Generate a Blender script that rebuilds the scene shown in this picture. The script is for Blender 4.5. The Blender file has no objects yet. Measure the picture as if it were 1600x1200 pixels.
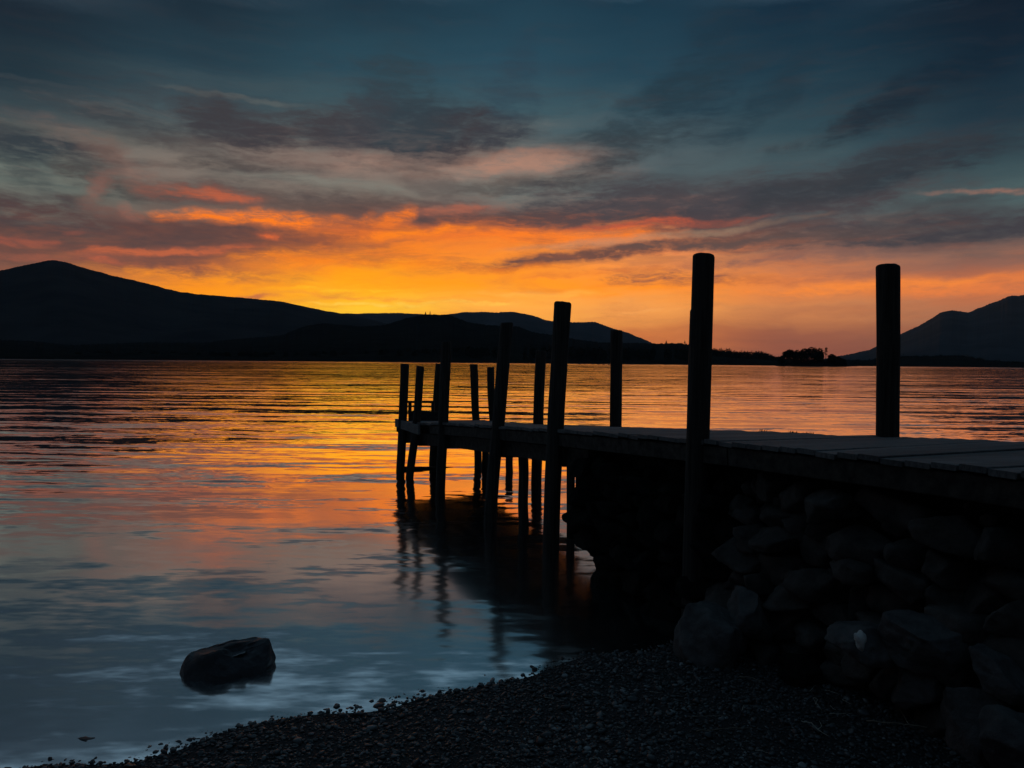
import bpy, math, random
import numpy as np
from mathutils import Vector, Matrix, noise as mnoise

random.seed(7)
rng = np.random.default_rng(7)
sc = bpy.context.scene
COL = sc.collection

# ------------------------------------------------------------------ camera
F = 1150.0                      # focal length in pixels of the 1600x1200 photograph
H = 1.75                        # eye height above the lake
PITCH = math.atan(34.5 / F)
ROLL = 0.009
cam_d = bpy.data.cameras.new('camera')
cam_d.sensor_width = 36.0
cam_d.lens = 36.0 * F / 1600.0
cam_d.clip_start = 0.05
cam_d.clip_end = 30000
cam = bpy.data.objects.new('camera', cam_d)
COL.objects.link(cam)
fwd = Vector((0, math.cos(PITCH), -math.sin(PITCH)))
r0 = Vector((1, 0, 0))
u0 = r0.cross(fwd)
rt = (math.cos(ROLL) * r0 + math.sin(ROLL) * u0).normalized()
up = rt.cross(fwd).normalized()
M3 = Matrix((rt, up, -fwd)).transposed()
cam.matrix_world = Matrix.Translation((0, 0, H)) @ M3.to_4x4()
sc.camera = cam

sc.view_settings.view_transform = 'Standard'
sc.view_settings.look = 'None'
sc.view_settings.exposure = 0
sc.view_settings.gamma = 1
sc.render.engine = 'CYCLES'
sc.cycles.max_bounces = 6
sc.cycles.diffuse_bounces = 2
sc.cycles.glossy_bounces = 4
sc.cycles.transparent_max_bounces = 8
sc.cycles.use_denoising = True


def ray(px, py):
    return float((px - 800) / F) * rt + float((600 - py) / F) * up + fwd


def at(px, py, Y):
    """world point on the ray of a photo pixel, Y metres out"""
    d = ray(px, py)
    Y = float(Y)
    return Vector((d.x / d.y * Y, Y, H + d.z / d.y * Y))


def ground(px, py, z=0.0):
    d = ray(px, py)
    t = (z - H) / d.z
    return Vector((d.x * t, d.y * t, z))


def azel(px, py):
    d = ray(px, py)
    return math.atan2(d.x, d.y), math.atan2(d.z, math.hypot(d.x, d.y))


def lin(c):
    out = []
    for v in c[:3]:
        v = v / 255.0
        out.append(v / 12.92 if v <= 0.04045 else ((v + 0.055) / 1.055) ** 2.4)
    return (out[0], out[1], out[2], 1.0)


# ------------------------------------------------------------------ sky
world = bpy.data.worlds.new('World')
sc.world = world
world.use_nodes = True
NT = world.node_tree
NT.nodes.clear()
SUN_EL = math.radians(1.2)
SUN_AZ = azel(600, 500)[0]


def N(kind, **kw):
    n = NT.nodes.new(kind)
    for k, v in kw.items():
        setattr(n, k, v)
    return n


def L(a, b):
    NT.links.new(a, b)


def M(op, a, b=None, c=None, clamp=False):
    n = N('ShaderNodeMath', operation=op)
    n.use_clamp = clamp
    for i, v in enumerate((a, b, c)):
        if v is None:
            continue
        if isinstance(v, (int, float)):
            n.inputs[i].default_value = v
        else:
            L(v, n.inputs[i])
    return n.outputs[0]


def mixc(f, a, b):
    n = N('ShaderNodeMix', data_type='RGBA')
    for s, v in (('Factor', f), ('A', a), ('B', b)):
        idx = {'Factor': 0, 'A': 6, 'B': 7}[s]
        if isinstance(v, (tuple, float, int)):
            n.inputs[idx].default_value = v
        else:
            L(v, n.inputs[idx])
    return n.outputs[2]


tc = N('ShaderNodeTexCoord')
sep = N('ShaderNodeSeparateXYZ')
L(tc.outputs['Generated'], sep.inputs[0])
AZ = M('ARCTAN2', sep.outputs[0], sep.outputs[1])
EL = M('MAXIMUM', M('ARCSINE', sep.outputs[2]), 0.0)
cmb = N('ShaderNodeCombineXYZ')
L(AZ, cmb.inputs[0]); L(EL, cmb.inputs[1])
P0 = cmb.outputs[0]


def vmath(op, a, b=None, scale=None):
    n = N('ShaderNodeVectorMath', operation=op)
    L(a, n.inputs[0])
    if b is not None:
        if isinstance(b, tuple):
            n.inputs[1].default_value = b
        else:
            L(b, n.inputs[1])
    if scale is not None:
        n.inputs['Scale'].default_value = scale
    return n.outputs[0]


def nz(vec, scale, detail=4, rough=0.55, sx=1, sy=1, rot=0.0, off=0.0, dist=0.0, out=0):
    mp = N('ShaderNodeMapping')
    mp.inputs['Rotation'].default_value = (0, 0, rot)
    mp.inputs['Scale'].default_value = (sx, sy, 1)
    mp.inputs['Location'].default_value = (off, off * .7, off * 1.3)
    L(vec, mp.inputs[0])
    t = N('ShaderNodeTexNoise')
    t.inputs['Scale'].default_value = scale
    t.inputs['Detail'].default_value = detail
    t.inputs['Roughness'].default_value = rough
    t.inputs['Distortion'].default_value = dist
    L(mp.outputs[0], t.inputs['Vector'])
    return t.outputs[out]


# drifting of the cloud edges
wA = vmath('MULTIPLY', vmath('SUBTRACT', nz(P0, 7, 3, out=1), (.5, .5, .5)), (.16, .034, 0))
wB = vmath('MULTIPLY', vmath('SUBTRACT', nz(P0, 26, 4, .6, sx=.7, off=3.1, out=1), (.5, .5, .5)), (.06, .013, 0))
wC = vmath('MULTIPLY', vmath('SUBTRACT', nz(P0, 80, 3, .6, sx=.8, off=6.6, out=1), (.5, .5, .5)), (.022, .0045, 0))
P = vmath('ADD', vmath('ADD', vmath('ADD', P0, wA), wB), wC)
n_str = nz(P, 9, 6, .62, sx=.42, sy=3.4, rot=-.16, off=1.7)       # long wisps
n_fine = nz(P, 38, 6, .66, sx=.32, sy=1.8, rot=-.1, off=5.0)     # ragged edges
n_vf = nz(P0, 90, 6, .68, sx=.3, sy=1.4, rot=-.08, off=8.0)
n_all = M('ADD', M('MULTIPLY', n_str, .42), M('ADD', M('MULTIPLY', n_fine, .36), M('MULTIPLY', n_vf, .22)))
n_s2 = nz(P, 13, 6, .64, sx=.45, sy=2.8, rot=-.12, off=12.0)
n_f2 = nz(P, 55, 6, .68, sx=.35, sy=1.7, rot=-.1, off=15.0)
n_lit = M('ADD', M('MULTIPLY', n_s2, .5), M('MULTIPLY', n_f2, .5))

n_rag = M('ADD', M('MULTIPLY', nz(P0, 60, 6, .7, sx=.5, sy=1.8, rot=-.12, off=33.0, dist=.6), .6), M('MULTIPLY', nz(P0, 26, 5, .65, sx=.5, sy=2.2, rot=-.15, off=37.0, dist=.4), .4))
EMAX = 1.45
cols = {
    -700: [(0, (24, 34, 44)), (200, (26, 34, 42)), (400, (24, 30, 36)), (560, (22, 25, 29))],
    0: [(0, (24, 37, 48)), (100, (30, 49, 59)), (140, (44, 62, 70)), (180, (62, 76, 80)), (220, (94, 96, 92)), (260, (116, 123, 114)), (320, (110, 112, 102)), (350, (82, 70, 66)), (420, (126, 80, 64)), (500, (190, 95, 40)), (556, (150, 80, 40))],
    300: [(0, (26, 44, 56)), (100, (36, 60, 72)), (180, (70, 86, 91)), (220, (98, 100, 96)), (260, (130, 118, 108)), (320, (108, 98, 90)), (350, (104, 74, 66)), (395, (122, 76, 62)), (415, (196, 104, 50)), (440, (248, 144, 14)), (558, (255, 160, 20))],
    560: [(0, (28, 52, 66)), (100, (40, 72, 86)), (180, (66, 88, 94)), (235, (104, 106, 102)), (260, (134, 118, 108)), (310, (122, 106, 96)), (335, (126, 84, 70)), (362, (222, 108, 40)), (400, (252, 130, 14)), (440, (255, 160, 2)), (480, (255, 196, 42)), (560, (255, 170, 30))],
    800: [(0, (29, 59, 75)), (100, (40, 74, 90)), (180, (64, 90, 98)), (250, (130, 120, 110)), (300, (118, 122, 116)), (345, (130, 82, 66)), (368, (240, 116, 36)), (395, (248, 138, 40)), (440, (255, 150, 18)), (480, (255, 170, 66)), (562, (228, 120, 46))],
    1000: [(0, (24, 54, 71)), (100, (34, 66, 82)), (180, (52, 78, 89)), (250, (82, 96, 100)), (300, (88, 95, 97)), (345, (170, 90, 60)), (390, (235, 142, 80)), (440, (253, 144, 34)), (480, (240, 154, 74)), (530, (206, 116, 60)), (565, (180, 92, 58))],
    1250: [(0, (18, 42, 59)), (100, (26, 54, 69)), (200, (48, 73, 83)), (280, (66, 86, 92)), (340, (90, 91, 90)), (400, (160, 106, 82)), (440, (222, 124, 62)), (480, (200, 124, 74)), (530, (152, 88, 66)), (567, (130, 74, 62))],
    1560: [(0, (12, 28, 42)), (100, (16, 38, 53)), (200, (33, 55, 67)), (300, (70, 91, 94)), (350, (76, 83, 84)), (400, (132, 94, 80)), (440, (200, 108, 62)), (480, (165, 108, 80)), (570, (122, 76, 64))],
    2400: [(0, (24, 34, 44)), (200, (26, 34, 42)), (400, (24, 30, 36)), (570, (22, 25, 29))],
}
ZEN = (46, 66, 82)
eln = M('DIVIDE', EL, EMAX)
prev = None
keys = sorted(cols)
for k in keys:
    rp = N('ShaderNodeValToRGB')
    rp.color_ramp.interpolation = 'EASE' if False else 'LINEAR'
    els = rp.color_ramp.elements
    st = sorted([(azel(k if abs(k - 800) < 900 else 800, y)[1] / EMAX, c) for y, c in cols[k]])
    top_c = st[-1][1]
    # unseen sky above the view brightened to lighten the water; dimmer overhead and behind
    if -700 < k < 2400:
        st.append((.56 / EMAX, tuple(v * .35 + w * .75 for v, w in zip(top_c, (128, 158, 178)))))
        st.append((.74 / EMAX, (84, 112, 132)))
    else:
        st.append((.60 / EMAX, (44, 60, 74)))
    st.append((1.05 / EMAX, ZEN))
    st.append((1.0, ZEN))
    els[0].position = max(0, st[0][0]); els[0].color = lin(st[0][1])
    els[1].position = 1.0; els[1].color = lin(st[-1][1])
    for p_, c_ in st[1:-1]:
        e = els.new(max(0, p_)); e.color = lin(c_)
    # the height of the colour bands wanders a little
    L(M('ADD', eln, M('MULTIPLY', M('SUBTRACT', n_str, .5), .05)), rp.inputs[0])
    if prev is None:
        prev = rp.outputs[0]
    else:
        a0, a1 = azel(pk, 500)[0], azel(k, 500)[0]
        if pk == -700: a0 = -1.25
        if k == 2400: a1 = 1.3
        mr = N('ShaderNodeMapRange', interpolation_type='SMOOTHSTEP')
        L(AZ, mr.inputs['Value'])
        mr.inputs['From Min'].default_value = a0
        mr.inputs['From Max'].default_value = a1
        prev = mixc(mr.outputs[0], prev, rp.outputs[0])
    pk = k
sky = prev

# clouds: (photo x, y, half length, half height, tilt in degrees, colour, strength)
clouds = [
    # open sky showing between the clouds
    (90, 272, 150, 26, 0, (94, 110, 104), .65), (840, 306, 110, 18, 12, (122, 134, 128), .75),
    (500, 293, 170, 13, 0, (126, 126, 116), .7), (1500, 318, 190, 26, 0, (78, 97, 98), .6),
    (1130, 262, 170, 24, 5, (78, 96, 100), .5), (880, 205, 150, 40, 20, (66, 92, 100), .4),
    # pale rose veils
    (660, 256, 300, 22, -1, (164, 130, 114), .8), (840, 248, 130, 15, 4, (182, 134, 112), .7),
    (165, 238, 110, 18, -15, (138, 104, 92), .6), (420, 240, 120, 12, -8, (128, 108, 98), .6),
    (370, 148, 110, 4, -3, (100, 102, 98), .5), (100, 135, 140, 3, -2, (56, 66, 72), .6), (130, 210, 140, 12, 3, (92, 92, 86), .5),
    # dark banks
    (40, 228, 125, 20, 4, (46, 55, 62), .9), (345, 190, 66, 34, -25, (60, 59, 63), .9),
    (395, 205, 120, 32, -6, (60, 58, 62), .85), (470, 205, 130, 32, 18, (62, 58, 62), .9),
    (650, 205, 150, 40, 2, (56, 54, 60), .95), (710, 215, 120, 30, 3, (58, 55, 60), .85),
    (632, 160, 70, 75, 20, (46, 62, 70), .75), (560, 200, 90, 30, 35, (60, 62, 68), .6),
    (800, 130, 45, 80, -25, (42, 62, 76), .5),
    (200, 190, 130, 20, -9, (58, 62, 66), .75), (380, 262, 120, 12, 2, (74, 66, 64), .8), (330, 235, 120, 14, -6, (92, 82, 78), .6),
    
    (135, 260, 62, 30, 15, (72, 66, 64), .8), (10, 270, 50, 14, -10, (66, 72, 72), .6),
    (215, 292, 80, 14, -5, (68, 64, 62), .85), (130, 308, 60, 10, 5, (76, 70, 66), .8), (60, 318, 110, 10, 0, (96, 100, 92), .6),
    (290, 300, 90, 10, -12, (80, 72, 68), .7), (470, 316, 240, 22, -2, (90, 74, 69), .8),
    (655, 288, 75, 24, -20, (92, 80, 76), .6), (790, 290, 120, 15, 4, (84, 75, 71), .7),
    (250, 330, 130, 10, -6, (112, 102, 92), .6),
    (90, 352, 260, 36, -3, (72, 58, 59), .95), (330, 366, 260, 20, -3, (90, 62, 58), .9), (560, 384, 150, 8, 8, (150, 84, 58), .7),
    (60, 385, 150, 22, 0, (84, 62, 58), .8), (220, 405, 230, 22, -3, (118, 72, 60), .85),
    (480, 378, 170, 18, 10, (140, 78, 54), .75), (610, 338, 110, 14, 8, (110, 76, 68), .75),
    (840, 342, 260, 24, -1, (86, 66, 65), .9), (930, 305, 150, 26, 2, (70, 65, 69), .9),
    (1060, 312, 210, 28, 8, (70, 65, 69), .85), (1230, 300, 260, 24, 13, (62, 62, 68), .85),
    (1200, 336, 270, 24, 5, (70, 62, 66), .9), (1440, 252, 170, 24, 10, (44, 52, 60), .95),
    (1330, 275, 150, 20, 16, (50, 56, 62), .7), (1385, 180, 110, 20, 14, (33, 46, 56), .8),
    (1325, 197, 100, 12, 22, (33, 46, 56), .7), (1095, 130, 120, 45, 62, (29, 50, 63), .6),
    (1010, 178, 160, 28, 30, (36, 56, 66), .6), (980, 216, 150, 20, 6, (50, 62, 68), .75),
    (930, 258, 95, 12, 16, (56, 60, 64), .8), (1190, 160, 110, 26, 38, (30, 50, 62), .55),
    (1520, 90, 170, 22, 25, (14, 32, 46), .5), (1400, 364, 330, 24, 0, (70, 63, 67), .9),
    (1570, 356, 180, 22, 2, (58, 56, 62), .85), (1460, 325, 80, 6, 14, (60, 68, 72), .6),
    # lit from below
    (150, 280, 40, 20, 50, (150, 102, 88), .5), (185, 250, 80, 22, -20, (140, 108, 95), .4), (335, 305, 100, 14, -6, (146, 86, 70), .65), (350, 309, 60, 7, -4, (205, 98, 58), .7),
    (212, 326, 20, 12, 20, (160, 96, 78), .5), (180, 328, 50, 9, 0, (130, 94, 82), .4), (430, 346, 160, 12, 0, (255, 124, 22), 1.0),
    (590, 350, 44, 18, 25, (255, 124, 24), .9), (655, 366, 120, 9, 7, (255, 130, 18), .95),
    (700, 330, 90, 9, 5, (190, 106, 78), .6), (62, 374, 40, 6, 4, (180, 88, 62), .5),
    (130, 363, 22, 5, 0, (170, 88, 66), .4), (265, 391, 120, 6, 6, (206, 100, 56), .75), (110, 400, 110, 6, 3, (150, 84, 64), .7),
    (190, 408, 34, 5, 0, (190, 92, 60), .7), (415, 371, 40, 6, 0, (235, 105, 45), .8),
    (1010, 352, 130, 7, 2, (206, 92, 56), .85), (1140, 346, 80, 4, 4, (160, 82, 62), .6),
    (870, 372, 200, 14, -1, (255, 126, 28), .85), (1270, 449, 330, 11, -1, (240, 132, 52), .85),
    (1000, 446, 200, 12, 2, (255, 142, 20), .8), (1550, 303, 70, 4, -3, (156, 112, 96), .8),
    (1060, 394, 200, 6, 3, (228, 122, 66), .6), (500, 405, 180, 18, 5, (255, 138, 10), .7),
    (1560, 452, 160, 10, 0, (225, 120, 60), .7),
    # thin streaks
    (1010, 374, 230, 7, 5, (170, 134, 106), .6), (960, 397, 310, 9, 6, (112, 72, 60), 1.0),
    (1200, 378, 280, 9, 1, (90, 72, 68), .85), (1055, 436, 110, 11, 1, (136, 82, 66), .9),
    (1130, 412, 190, 9, 3, (160, 96, 74), .6), (1310, 402, 220, 9, 0, (124, 90, 80), .7),
    (1160, 440, 120, 8, 2, (176, 98, 62), .6), (780, 422, 130, 6, 3, (210, 108, 34), .7),
    (600, 412, 200, 7, -2, (232, 118, 26), .6), (394, 462, 44, 5, 0, (196, 108, 62), .9),
    (590, 464, 170, 4, -1, (240, 146, 46), .7), (640, 474, 160, 3, 1, (255, 206, 80), .7),
    (540, 452, 120, 3, 1, (255, 190, 30), .7), (1010, 486, 60, 3, 0, (250, 170, 90), .6),
    (860, 458, 120, 4, 2, (255, 176, 70), .6), (1440, 424, 190, 10, 1, (148, 94, 76), .6),
    (900, 430, 150, 5, 4, (226, 120, 44), .6), (700, 448, 200, 6, 0, (255, 152, 6), .6),
]
for (x, y, a, b, tilt, c, s) in clouds:
    az, el = azel(x, y)
    mp = N('ShaderNodeMapping', vector_type='TEXTURE')
    mp.inputs['Location'].default_value = (az, el, 0)
    mp.inputs['Rotation'].default_value = (0, 0, math.radians(tilt))
    mp.inputs['Scale'].default_value = (a * 1.22 / F, b * 1.45 / F, 1)
    L(P, mp.inputs[0])
    g = N('ShaderNodeTexGradient', gradient_type='SPHERICAL')
    L(mp.outputs[0], g.inputs[0])
    lit = c[0] > c[2] * 1.9
    v = M('MULTIPLY', g.outputs[1], M('MULTIPLY_ADD', n_lit if lit else n_all, 6.0 if lit else 6.8, -1.8 if lit else -2.2))
    mr = N('ShaderNodeMapRange', interpolation_type='SMOOTHSTEP')
    L(v, mr.inputs['Value'])
    mr.inputs['From Min'].default_value = .0
    mr.inputs['From Max'].default_value = 1.0 if lit else .85
    mr.inputs['To Max'].default_value = s
    tex = M('MULTIPLY_ADD', n_rag, 5.5 if lit else 4.2, -2.0 if lit else -1.25, clamp=True)
    sky = mixc(M('MULTIPLY', mr.outputs[0], tex), sky, lin(c))
# loose wisps everywhere in the cloudy belt
def band(lo, hi, lo2, hi2):
    a_ = N('ShaderNodeMapRange', interpolation_type='SMOOTHSTEP'); L(EL, a_.inputs['Value'])
    a_.inputs['From Min'].default_value = lo; a_.inputs['From Max'].default_value = lo2
    b_ = N('ShaderNodeMapRange', interpolation_type='SMOOTHSTEP'); L(EL, b_.inputs['Value'])
    b_.inputs['From Min'].default_value = hi2; b_.inputs['From Max'].default_value = hi
    b_.inputs['To Min'].default_value = 1; b_.inputs['To Max'].default_value = 0
    return M('MULTIPLY', a_.outputs[0], b_.outputs[0])


def above(v, lo, hi, k_):
    a_ = N('ShaderNodeMapRange', interpolation_type='SMOOTHSTEP'); L(v, a_.inputs['Value'])
    a_.inputs['From Min'].default_value = lo; a_.inputs['From Max'].default_value = hi
    a_.inputs['To Max'].default_value = k_
    return a_.outputs[0]


w1 = nz(P0, 11, 7, .66, sx=.5, sy=2.8, rot=-.2, off=21.0, dist=.5)
w2 = nz(P0, 17, 7, .68, sx=.45, sy=2.4, rot=-.1, off=27.0, dist=.5)
belt = band(.10, .42, .15, .30)
sky = mixc(M('MULTIPLY', above(w1, .48, .68, .38), belt), sky, lin((60, 58, 62)))
leftish = N('ShaderNodeMapRange', interpolation_type='SMOOTHSTEP'); L(AZ, leftish.inputs['Value'])
leftish.inputs['From Min'].default_value = .25; leftish.inputs['From Max'].default_value = .02
sky = mixc(M('MULTIPLY', M('MULTIPLY', above(w2, .5, .7, .3), leftish.outputs[0]), band(.19, .32, .21, .26)), sky, lin((140, 120, 110)))
low = band(-.1, .2, .02, .12)
sky = mixc(M('MULTIPLY', above(w2, .48, .7, .28), low), sky, lin((168, 92, 60)))
# fine uneven brightness of the cloud field
sky = mixc(M('MULTIPLY', M('SUBTRACT', n_fine, .5), .5, clamp=True), sky, lin((70, 60, 60)))

bg = N('ShaderNodeBackground')
L(sky, bg.inputs[0])
glow = N('ShaderNodeMapRange', interpolation_type='SMOOTHSTEP')      # sky brightened near the horizon to offset dimming by the haze volume
L(EL, glow.inputs['Value'])
for k_, v_ in (('From Min', .24), ('From Max', .07), ('To Min', 1.0), ('To Max', 1.27)):
    glow.inputs[k_].default_value = v_
L(glow.outputs[0], bg.inputs[1])
ns = N('ShaderNodeTexSky', sky_type='NISHITA')
ns.sun_disc = False
ns.sun_elevation = math.radians(-4)
ns.sun_rotation = SUN_AZ
bg2 = N('ShaderNodeBackground')
L(ns.outputs[0], bg2.inputs[0])
bg2.inputs[1].default_value = 0.05
ad = N('ShaderNodeAddShader')
L(bg.outputs[0], ad.inputs[0]); L(bg2.outputs[0], ad.inputs[1])
wo = N('ShaderNodeOutputWorld')
L(ad.outputs[0], wo.inputs[0])
world.cycles.sampling_method = 'MANUAL'
world.cycles.sample_map_resolution = 1024

# the sun is already behind the fells
sd = bpy.data.lights.new('sun', 'SUN')
sd.energy = 0.5
sd.angle = math.radians(.5)
sd.color = (1, .5, .2)
sun = bpy.data.objects.new('sun', sd)
COL.objects.link(sun)
sdir = Vector((math.sin(SUN_AZ) * math.cos(SUN_EL), math.cos(SUN_AZ) * math.cos(SUN_EL), math.sin(SUN_EL)))
sun.rotation_euler = sdir.to_track_quat('Z', 'Y').to_euler()


# ------------------------------------------------------------------ helpers
def tag(o, label=None, cat=None, group=None, kind=None):
    if label: o['label'] = label
    if cat: o['category'] = cat
    if group: o['group'] = group
    if kind: o['kind'] = kind
    return o


def empty(name, loc=(0, 0, 0)):
    o = bpy.data.objects.new(name, None)
    o.location = loc
    o.empty_display_size = .2
    COL.objects.link(o)
    return o


def mesh_obj(name, verts, faces, mat, parent=None, smooth=True):
    """verts in world space; a parent at its place is subtracted"""
    me = bpy.data.meshes.new(name)
    verts = np.asarray(verts, dtype=np.float64).reshape(-1, 3)
    if parent is not None:
        pl = parent.location
        q = parent
        off = np.array([0.0, 0, 0])
        while q is not None:
            off += np.array(q.location)
            q = q.parent
        verts = verts - off
    if isinstance(faces, np.ndarray):
        k = faces.shape[1]
        me.vertices.add(len(verts))
        me.vertices.foreach_set('co', verts.ravel().astype(np.float32))
        me.loops.add(faces.size)
        me.loops.foreach_set('vertex_index', faces.ravel().astype(np.int32))
        me.polygons.add(len(faces))
        me.polygons.foreach_set('loop_start', np.arange(0, faces.size, k, dtype=np.int32))
        me.polygons.foreach_set('loop_total', np.full(len(faces), k, dtype=np.int32))
        me.update(calc_edges=True)
        me.validate()
    else:
        me.from_pydata(verts.tolist(), [], faces)
        me.update()
    me.materials.append(mat)
    if smooth:
        me.polygons.foreach_set('use_smooth', np.ones(len(me.polygons), dtype=bool))
    o = bpy.data.objects.new(name, me)
    COL.objects.link(o)
    if parent is not None:
        o.parent = parent
    return o


class MB:
    def __init__(self):
        self.v = []
        self.f = []

    def add(self, v, f):
        n = len(self.v)
        self.v += [tuple(p) for p in v]
        self.f += [tuple(i + n for i in q) for q in f]

    def build(self, name, mat, parent=None, smooth=False):
        return mesh_obj(name, self.v, self.f, mat, parent, smooth)

    def beam(self, a, b, w, h, upv=(0, 0, 1), seg=6, wob=.004, bev=.006):
        """rough sawn beam from a to b (centre line), width w, height h"""
        a = Vector(a); b = Vector(b)
        ax = (b - a).normalized()
        side = ax.cross(Vector(upv)).normalized()
        u = side.cross(ax).normalized()
        prof = [(-w / 2 + bev, -h / 2), (w / 2 - bev, -h / 2), (w / 2, -h / 2 + bev), (w / 2, h / 2 - bev),
                (w / 2 - bev, h / 2), (-w / 2 + bev, h / 2), (-w / 2, h / 2 - bev), (-w / 2, -h / 2 + bev)]
        vs = []
        for i in range(seg + 1):
            c = a.lerp(b, i / seg)
            for (s, t) in prof:
                j = mnoise.noise(c * 3 + Vector((s * 20, t * 20, 0))) * wob
                vs.append(c + side * (s + j) + u * (t + j * .6))
        fs = []
        for i in range(seg):
            for k in range(8):
                fs.append((i * 8 + k, i * 8 + (k + 1) % 8, (i + 1) * 8 + (k + 1) % 8, (i + 1) * 8 + k))
        fs.append(tuple(range(7, -1, -1)))
        fs.append(tuple(seg * 8 + k for k in range(8)))
        self.add(vs, fs)


def log_mesh(a, b, ra, rb, seed=0, bow=.0, sides=22, rings=26, top_bevel=.014, top_tilt=.0, rough=.05, step=None):
    """a round timber post, a = foot, b = top"""
    a = Vector(a); b = Vector(b)
    ax = (b - a).normalized()
    s1 = ax.cross(Vector((0, 1, 0))).normalized()
    s2 = ax.cross(s1).normalized()
    Ln = (b - a).length
    vs, fs = [], []
    so = Vector((seed * 7.3, seed * 3.1, seed * 1.7))
    sgn = -1 if s1.x > 0 else 1
    prof = [(i / rings, 1.0) for i in range(rings)]
    if step:
        prof = sorted(prof + [(step - .002, 1.0), (step + .002, 1.0)])
    prof = prof + [(1 - top_bevel / Ln * 1.0, 1.0), (1 - top_bevel * .35 / Ln, 1 - .3 * top_bevel / rb), (1.0, 1 - top_bevel / rb), (1.0, .5)]
    for (t, k) in prof:
        c = a + ax * (Ln * t)
        c = c + s1 * (mnoise.noise(so + Vector((t * 2.2, 0, 0))) * bow) + s2 * (mnoise.noise(so + Vector((t * 2.2, 9, 0))) * bow)
        r = ra + (rb - ra) * t
        for q in range(sides):
            an = 2 * math.pi * q / sides
            d = s1 * math.cos(an) + s2 * math.sin(an)
            w = 1 + rough * mnoise.noise(so + Vector((math.cos(an) * 1.3, math.sin(an) * 1.3, t * Ln * 1.4)))
            w += .025 * mnoise.noise(so + Vector((math.cos(an) * 5, math.sin(an) * 5, t * Ln * 3)))
            if step and t < step and math.cos(an) * sgn > .1:
                w *= 1.0 + .09 * (math.cos(an) * sgn)
            p = c + d * (r * w * k)
            if t > .98:
                p += ax * (d.dot(s1) * top_tilt * k + .006 * mnoise.noise(p * 25))
            vs.append(p)
    n = len(prof)
    for i in range(n - 1):
        for q in range(sides):
            fs.append((i * sides + q, (i + 1) * sides + q, (i + 1) * sides + (q + 1) % sides, i * sides + (q + 1) % sides))
    vs.append(b + ax * .001)
    for q in range(sides):
        fs.append(((n - 1) * sides + q, len(vs) - 1, (n - 1) * sides + (q + 1) % sides))
    return vs, fs


def ico(level):
    t = (1 + 5 ** .5) / 2
    v = [(-1, t, 0), (1, t, 0), (-1, -t, 0), (1, -t, 0), (0, -1, t), (0, 1, t), (0, -1, -t), (0, 1, -t), (t, 0, -1), (t, 0, 1), (-t, 0, -1), (-t, 0, 1)]
    v = [np.array(p) / np.linalg.norm(p) for p in v]
    f = [(0, 11, 5), (0, 5, 1), (0, 1, 7), (0, 7, 10), (0, 10, 11), (1, 5, 9), (5, 11, 4), (11, 10, 2), (10, 7, 6), (7, 1, 8), (3, 9, 4), (3, 4, 2), (3, 2, 6), (3, 6, 8), (3, 8, 9), (4, 9, 5), (2, 4, 11), (6, 2, 10), (8, 6, 7), (9, 8, 1)]
    for _ in range(level):
        cache = {}
        nf = []

        def mid(i, j):
            k = (min(i, j), max(i, j))
            if k not in cache:
                m = v[i] + v[j]
                v.append(m / np.linalg.norm(m))
                cache[k] = len(v) - 1
            return cache[k]
        for (i, j, k) in f:
            a, b, c = mid(i, j), mid(j, k), mid(k, i)
            nf += [(i, a, c), (j, b, a), (k, c, b), (a, b, c)]
        f = nf
    return np.array(v), np.array(f)


ICO = {k: ico(k) for k in range(5)}


def boulder(center, size, rot=(0, 0, 0), seed=0, level=3, box=.55, amp=.13, facets=8):
    """rounded block stone: sphere pushed towards a box, cut by a few planes, roughened"""
    v, f = ICO[level]
    v = v.copy()
    r = np.random.default_rng(seed + 100)
    m = np.abs(v).max(axis=1, keepdims=True)
    v = v * (1 - box) + (v / m) * box * .82
    for _ in range(facets):
        n = r.normal(size=3); n /= np.linalg.norm(n)
        d = r.uniform(.48, .82)
        h = v @ n - d
        v = v - np.outer(np.clip(h, 0, None) * .96, n)
    out = []
    off = Vector((seed * 1.37, seed * 2.11, seed * .77))
    for p in v:
        q = Vector(p)
        k = 1 + amp * mnoise.noise(q * 1.6 + off) + amp * .45 * mnoise.noise(q * 4.5 + off) + amp * .18 * mnoise.noise(q * 11 + off)
        out.append(np.array(q) * k)
    v = np.array(out) * np.array(size) / 2 / .85
    R = np.array(Matrix.Rotation(rot[2], 3, 'Z') @ Matrix.Rotation(rot[1], 3, 'Y') @ Matrix.Rotation(rot[0], 3, 'X'))
    return v @ R.T + np.array(center), f


# ------------------------------------------------------------------ materials
def mat_base(name):
    m = bpy.data.materials.new(name)
    m.use_nodes = True
    t = m.node_tree
    return m, t, t.nodes['Principled BSDF']


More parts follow.
